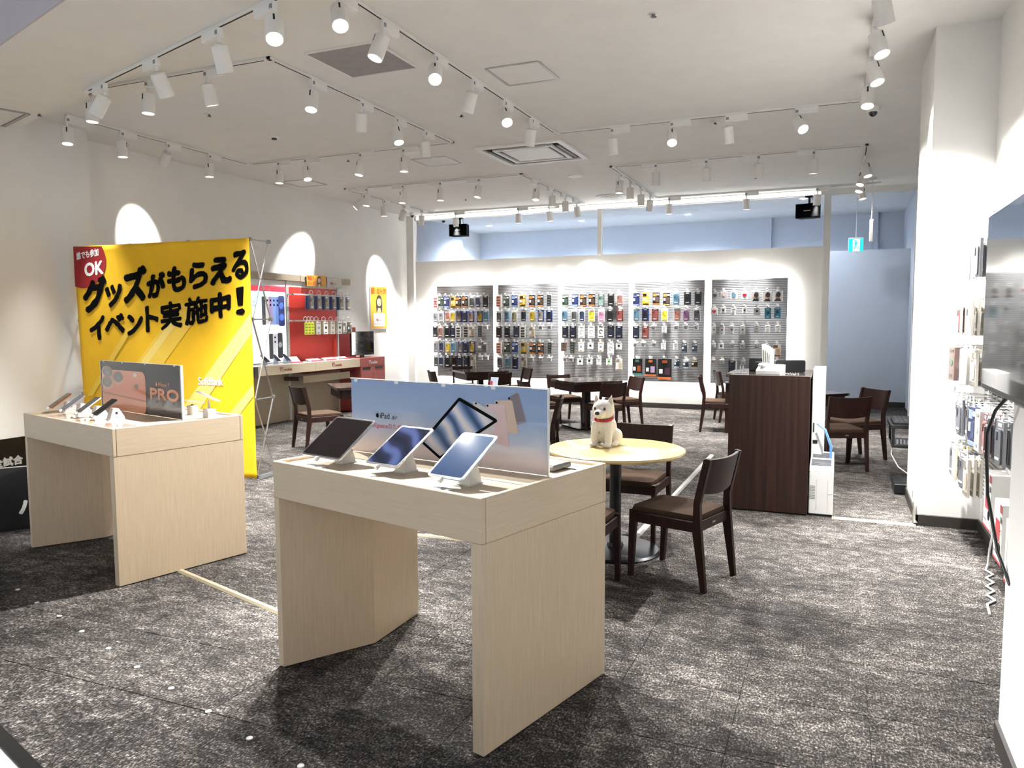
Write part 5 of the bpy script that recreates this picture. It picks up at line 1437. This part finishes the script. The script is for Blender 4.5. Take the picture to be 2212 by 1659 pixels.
t = LW('counter_monitor', 'black monitor standing at the end of the left counter', 'monitor', 0, .953)
b = MB(); b.box(11.36, 12.08, -.335, -.305, .045, .475, c=.004); b.obj('panel', black_plastic, t)
b = MB(); b.box(11.372, 12.068, -.3365, -.335, .06, .463); b.obj('screen', screen_black, t)
b = MB(); b.box(11.66, 11.78, -.32, -.30, .0, .06); b.box(11.55, 11.89, -.39, -.25, 0, .01, c=.003); b.obj('stand', black_metal, t)
t = LW('red_cabinet', 'dull red cabinet with white lettering at the counter end', 'cabinet')
b = MB(); b.box(11.385, 12.17, -.50, -.002, .01, .80, c=.003); b.obj('body', red_lam, t)
b = MB(); b.box(11.385, 12.17, -.505, -.002, .802, .957, c=.003); o = b.obj('top_drawer', red_lam, t)
b = MB(); b.box(11.385, 12.17, -.505, -.50, .70, .80); b.obj('slot_board', red_lam, t)
for x in (11.45, 11.85): b = MB(); b.box(x, x + .24, -.508, -.50, .745, .79); b.obj('slot', dark_slot, t)
for a, c in ((11.39, 11.775), (11.78, 12.165)): b = MB(); b.box(a, c, -.512, -.50, .02, .695, c=.003); b.obj('door', red_lam, t)
lettering('Y!', o, ink_white, 11.63, .845, h=.07, y=-.508, stroke=.025); lettering('mobile', o, ink_white, 11.72, .845, h=.05, y=-.508, stroke=.025)
for k, ly_ in enumerate((9.20, 9.45, 9.68)):
    t = LW('counter_phone', f'dark phone on a pale blue stand on the left counter, {ORD[k]} from the left', 'phone', ly_, .953, 'phones on the left counter', XL + .26)
    b = MB(); b.prism_x([(-.05, 0), (.03, 0), (.02, .08), (-.01, .1)], -.02, .02); b.obj('stand', pmat('pale_blue_plastic', '#c4d6e4', .4), t)
    b = MB(); b.T = Matrix.Translation((.0, -.02, .10)) @ Matrix.Rotation(R(-52), 4, 'X'); b.prism_y(rrect(-.037, .037, -.08, .08, .01), 0, .009); b.obj('phone_body', pmat('navy_phone', '#27304a', .25, coat=1), t)
for k, ly_ in enumerate((9.86, 10.35, 10.75, 11.1)):
    t = LW('price_stand', f'small {"white and red" if k == 0 else "red"} price stand on the left counter, {ORD[k]} from the left', 'price stand', ly_, .953, 'price stands on the left counter', XL + .30)
    b = MB(); b.prism_x([(-.05, 0), (.05, 0), (.05, .10 if k == 0 else .045), (.045, .10 if k == 0 else .045)], -.16 if k else -.1, .16 if k else .1); b.obj('card', pmat('pink_print', '#d98a8e' if k else '#e9e2e2', .4), t)
    b = MB(); b.box(-.14, .14, -.054, -.05, .0, .02); b.obj('red_strip', pmat('rose_red_print', '#dd3d58', .4), t)

# ------------------------------------------------------------------ right wall: slat panel, hooks, hanging packages
RW = lambda name, label, cat, y=0.0, z=0.0, group=None, x=XR: thing(name, label, cat, (x, y, z), -HP, group)
t = RW('slat_panel', 'white slatted display panel on the side wall behind the large screen', 'slat panel', 6.52, .30)
sm = MB(); sm.box(0, 2.6, -.006, 0, 0, 2.10, 1)
for k in range(70): sm.box(0, 2.6, -.018, -.004, .004 + k * .03, .025 + k * .03)
o = sm.obj('slats', [pmat('white_slat', '#e2e2e0', .4, var=.02), pmat('slat_gap_grey', '#77787a', .6)], t); o['kind'] = 'stuff'
b = MB(); b.box(-.006, 0, -.02, 0, 0, 2.10); b.obj('edge_trim', grey_metal, t)
RWP = t
whk = MB(); whk.tube([(0, -.006, 0), (0, -.23, 0), (0, -.24, .014)], .003, 6); whk.box(-.012, .012, -.022, -.016, -.02, .02)
whk_me = whk.mesh('hook', white_metal)
RR = [  # z top, list of (y, type, w, h, thick boxes)
 (2.10, [(6.32, 'wt'), (6.20, 'wr'), (6.06, 'bl'), (5.90, 'sb'), (5.74, 'wt'), (5.58, 'cl')], .24),
 (1.72, [(6.36, 'cl'), (6.22, 'br'), (6.08, 'wt'), (5.92, 'cl'), (5.76, 'wt')], .23),
 (1.40, [(6.34, 'bg'), (6.20, 'fn'), (6.06, 'fy'), (5.92, 'bl'), (5.78, 'wt')], .24),
 (1.05, [(6.36, 'cl'), (6.24, 'cl'), (6.04, 'cl'), (5.88, 'cl'), (5.66, 'fo'), (5.52, 'fn'), (5.34, 'bl'), (5.14, 'rd'), (4.98, 'cl'), (4.80, 'cl')], .25),
 (.70, [(6.40, 'cl'), (6.24, 'cw'), (6.10, 'fy'), (5.92, 'cl'), (5.68, 'wt')], .25),
]
rown = ['top', 'second', 'third', 'fourth', 'fifth']
for ri, (zt, items, hh) in enumerate(RR):
    for ci, (y, ty) in enumerate(items):
        h_ = inst('hook', whk_me, RWP, (6.52 - y, 0, zt + .016 - .30))
        inst('price_tag', ptag_me, h_, (0, -.03, 0))
        kind, cols, desc = PT[ty]
        if ty == 'cl': cols = (('8b8c90', '6d6e72', '505156'), ('a6a19c', '858079', '66615b'), ('93959a', '777a80', '585a60'))[ci % 3]
        for d in range(3):
            o = inst('hanging_package', package_mesh(kind, .13, hh, cols), None, (XR - .19 + .035 * d - .015 * ((ci * 7 + ri) % 3), y + .008 * d, zt), -HP + R(((ci * 5 + ri * 3) % 7 - 3) * 3 + d))
            tag(o, f'{desc}, side wall {rown[ri]} row, {ORD[ci]} from column, {["front", "middle", "rear"][d]}', 'package', 'packages on the side wall hooks')
for k, (y, zt) in enumerate(((5.30, .70), (4.95, .60), (4.62, .56))):
    t = RW('boxed_charger', f'white box with a red picture low on the side wall, {ORD[k]} from the column', 'box', y, zt - .36, 'white boxes with red pictures on the side wall', XR - .06)
    b = MB(); b.box(-.11, .11, -.11, -.005, 0, .34, c=.003); b.obj('carton', paper_white, t)
    patch('printed_picture', [(-.06, .12), (.06, .12), (.06, .24), (-.06, .24)], t, pmat('picture_red', '#b3313a', .4), -.1115)
    patch('printed_circle', circ(.065, .09, .03, 16), t, ink_black, -.112)
    patch('red_corner', [(.05, .29), (.11, .29), (.11, .335), (.05, .335)], t, pmat('picture_red', '#b3313a', .4), -.1115)
    patch('red_foot', [(-.11, .0), (.11, .0), (.11, .015), (-.11, .015)], t, MATS['picture_red'], -.1115)
    lettering('強', t, pmat('dark_green_print', '#20453a', .5), .07, .235, h=.04, y=-.1125, stroke=.025); lettering('イ', t, MATS['dark_green_print'], .07, .165, h=.045, y=-.1125, stroke=.025); lettering('ン', t, MATS['dark_green_print'], .07, .12, h=.03, y=-.1125, stroke=.025)
    for q in (-.085, -.05, -.015): patch('printed_icon', circ(q, .05, .012, 10), t, MATS['grey_print'], -.1115)

# wall screen
t = RW('wall_screen', 'large black framed wall screen at the right edge', 'screen', 3.61, 1.32, None, .60)
b = MB(); b.box(0, 1.23, -.055, -.015, 0, .69, c=.006); b.obj('cabinet', pmat('dark_grey_bezel', '#4b4c50', .4, .3), t)
b = MB(); b.box(.010, 1.22, -.0565, -.054, .022, .682); b.obj('screen', pmat('grey_glass_screen', '#20262e', .16, var=.05, coat=1, spec=.8), t)
b = MB(); b.box(.6, 1.0, -.016, .0, .15, .55, c=.003); b.obj('wall_bracket', black_metal, t)
b = MB(); b.tube([(.42, -.03, .01), (.30, -.05, -.06), (.10, -.04, -.17), (.04, -.03, -.27), (.10, -.03, -.42), (.30, -.02, -.60), (.42, .0, -.68)], .0065, 8); b.obj('power_cord', black_plastic, t, smooth=60)

# zig-zag white cable by the side wall baseboard
t = thing('white_cable', 'white kinked cable trailing along the side wall baseboard', 'cable')
pts = [(.99, 5.75, .46), (.985, 5.73, .36), (.97, 5.72, .22), (.95, 5.70, .10), (.94, 5.66, .02)]
for k in range(9):
    pts.append((.93 - .012 * k + (.02 if k % 2 else -.02), 5.55 - .085 * k, .008))
pts.append((.80, 4.70, .008))
b = MB(); b.tube(pts, .0065, 8); b.obj('cable_run', white_plastic, t, smooth=60)
b = MB(); b.box(.985, 1.03, 5.70, 5.76, .42, .52, c=.004); b.obj('plug', white_plastic, t)

# wall outlet and cable boot on the column side, black equipment beyond the column
t = thing('wall_outlet', 'white wall outlet low on the column side', 'outlet', (.614, 6.98, .17), -HP)
b = MB(); b.box(-.035, .035, -.008, .001, -.06, .06, c=.003); b.obj('plate', white_plastic, t)
b = MB(); b.box(-.012, .012, -.010, -.008, -.03, .03); b.obj('socket', pmat('grey_socket', '#8a8a88', .5), t)
tag(MB().tube([(.60, 6.60, .01), (.595, 6.64, .03), (.598, 6.66, .09), (.606, 6.70, .13)], .018, 10).obj('cable_boot', pmat('grey_rubber', '#5a5650', .6), None, smooth=50), 'grey cable boot curling up the column corner', 'cable boot')
t = thing('equipment_stand', 'black equipment stand behind the column with a floor box', 'stand', (.62, 7.95, 0))
b = MB(); b.box(-.10, .13, -.22, .18, .008, .095, c=.004); b.obj('floor_box', black_plastic, t)
b = MB(); b.box(-.09, .12, -.21, .17, 0, .009); b.obj('feet', dark_slot, t)
b = MB(); b.prism_x([(.0, .095), (.09, .095), (.20, .42), (.16, .42)], .06, .075); b.obj('post', black_metal, t)
b = MB(); b.box(-.12, .14, -.02, .50, .40, .425, c=.003); b.obj('lower_shelf', black_metal, t)
for x in (-.11, .13):
    for y in (.0, .48): b = MB(); b.box(x - .012, x + .012, y - .012, y + .012, .425, .585); b.obj('shelf_leg', black_metal, t)
b = MB(); b.box(-.14, .16, -.04, .52, .585, .62, c=.003); b.obj('upper_shelf', black_metal, t)
b = MB()
for q in range(7): b.box(-.08 + q * .03, -.065 + q * .03, .03, .06, .43, .47)
b.obj('ridges', pmat('grey_ridges', '#8d8d8b', .5), t)
b = MB(); b.tube([(-.11, .1, .40), (-.12, .05, .33), (-.06, .0, .22), (.05, -.02, .14), (.12, -.02, .12)], .005, 6); b.obj('white_wire', white_plastic, t, smooth=60)
t = thing('keyboard', 'dark keyboard lying on the black equipment stand', 'keyboard', (.64, 8.19, .62))
b = MB(); b.box(-.13, .14, -.20, .25, 0, .02, c=.004); b.obj('base', pmat('charcoal_plastic', '#2b2b2d', .5), t)
b = MB()
for i in range(6):
    for j in range(11): b.box(-.118 + i * .041, -.084 + i * .041, -.19 + j * .039, -.158 + j * .039, .02, .027)
o = b.obj('keys', pmat('key_grey', '#4a4a4c', .5), t); o['kind'] = 'stuff'
t = thing('acrylic_sign', 'small clear acrylic phone stand seen above the tablet poster', 'sign stand', (*T1(-.52, .70), TZ), R(-15))
b = MB(); b.box(-.045, .045, -.03, .03, 0, .012, c=.003); b.obj('foot', acryl, t)
b = MB(); b.box(-.022, -.016, -.006, .006, .012, .33); b.box(.006, .012, -.006, .006, .012, .33); b.obj('post', acryl, t)
b = MB(); b.T = Matrix.Translation((.0, 0, .33)) @ Matrix.Rotation(R(-15), 4, 'X'); b.box(-.022, .022, -.002, .002, 0, .055, c=.0005); b.obj('card_holder', acryl, t)
patch('card_print', [(-.012, .345), (.006, .345), (.006, .368), (-.012, .368)], t, MATS['picture_red'], -.0105)
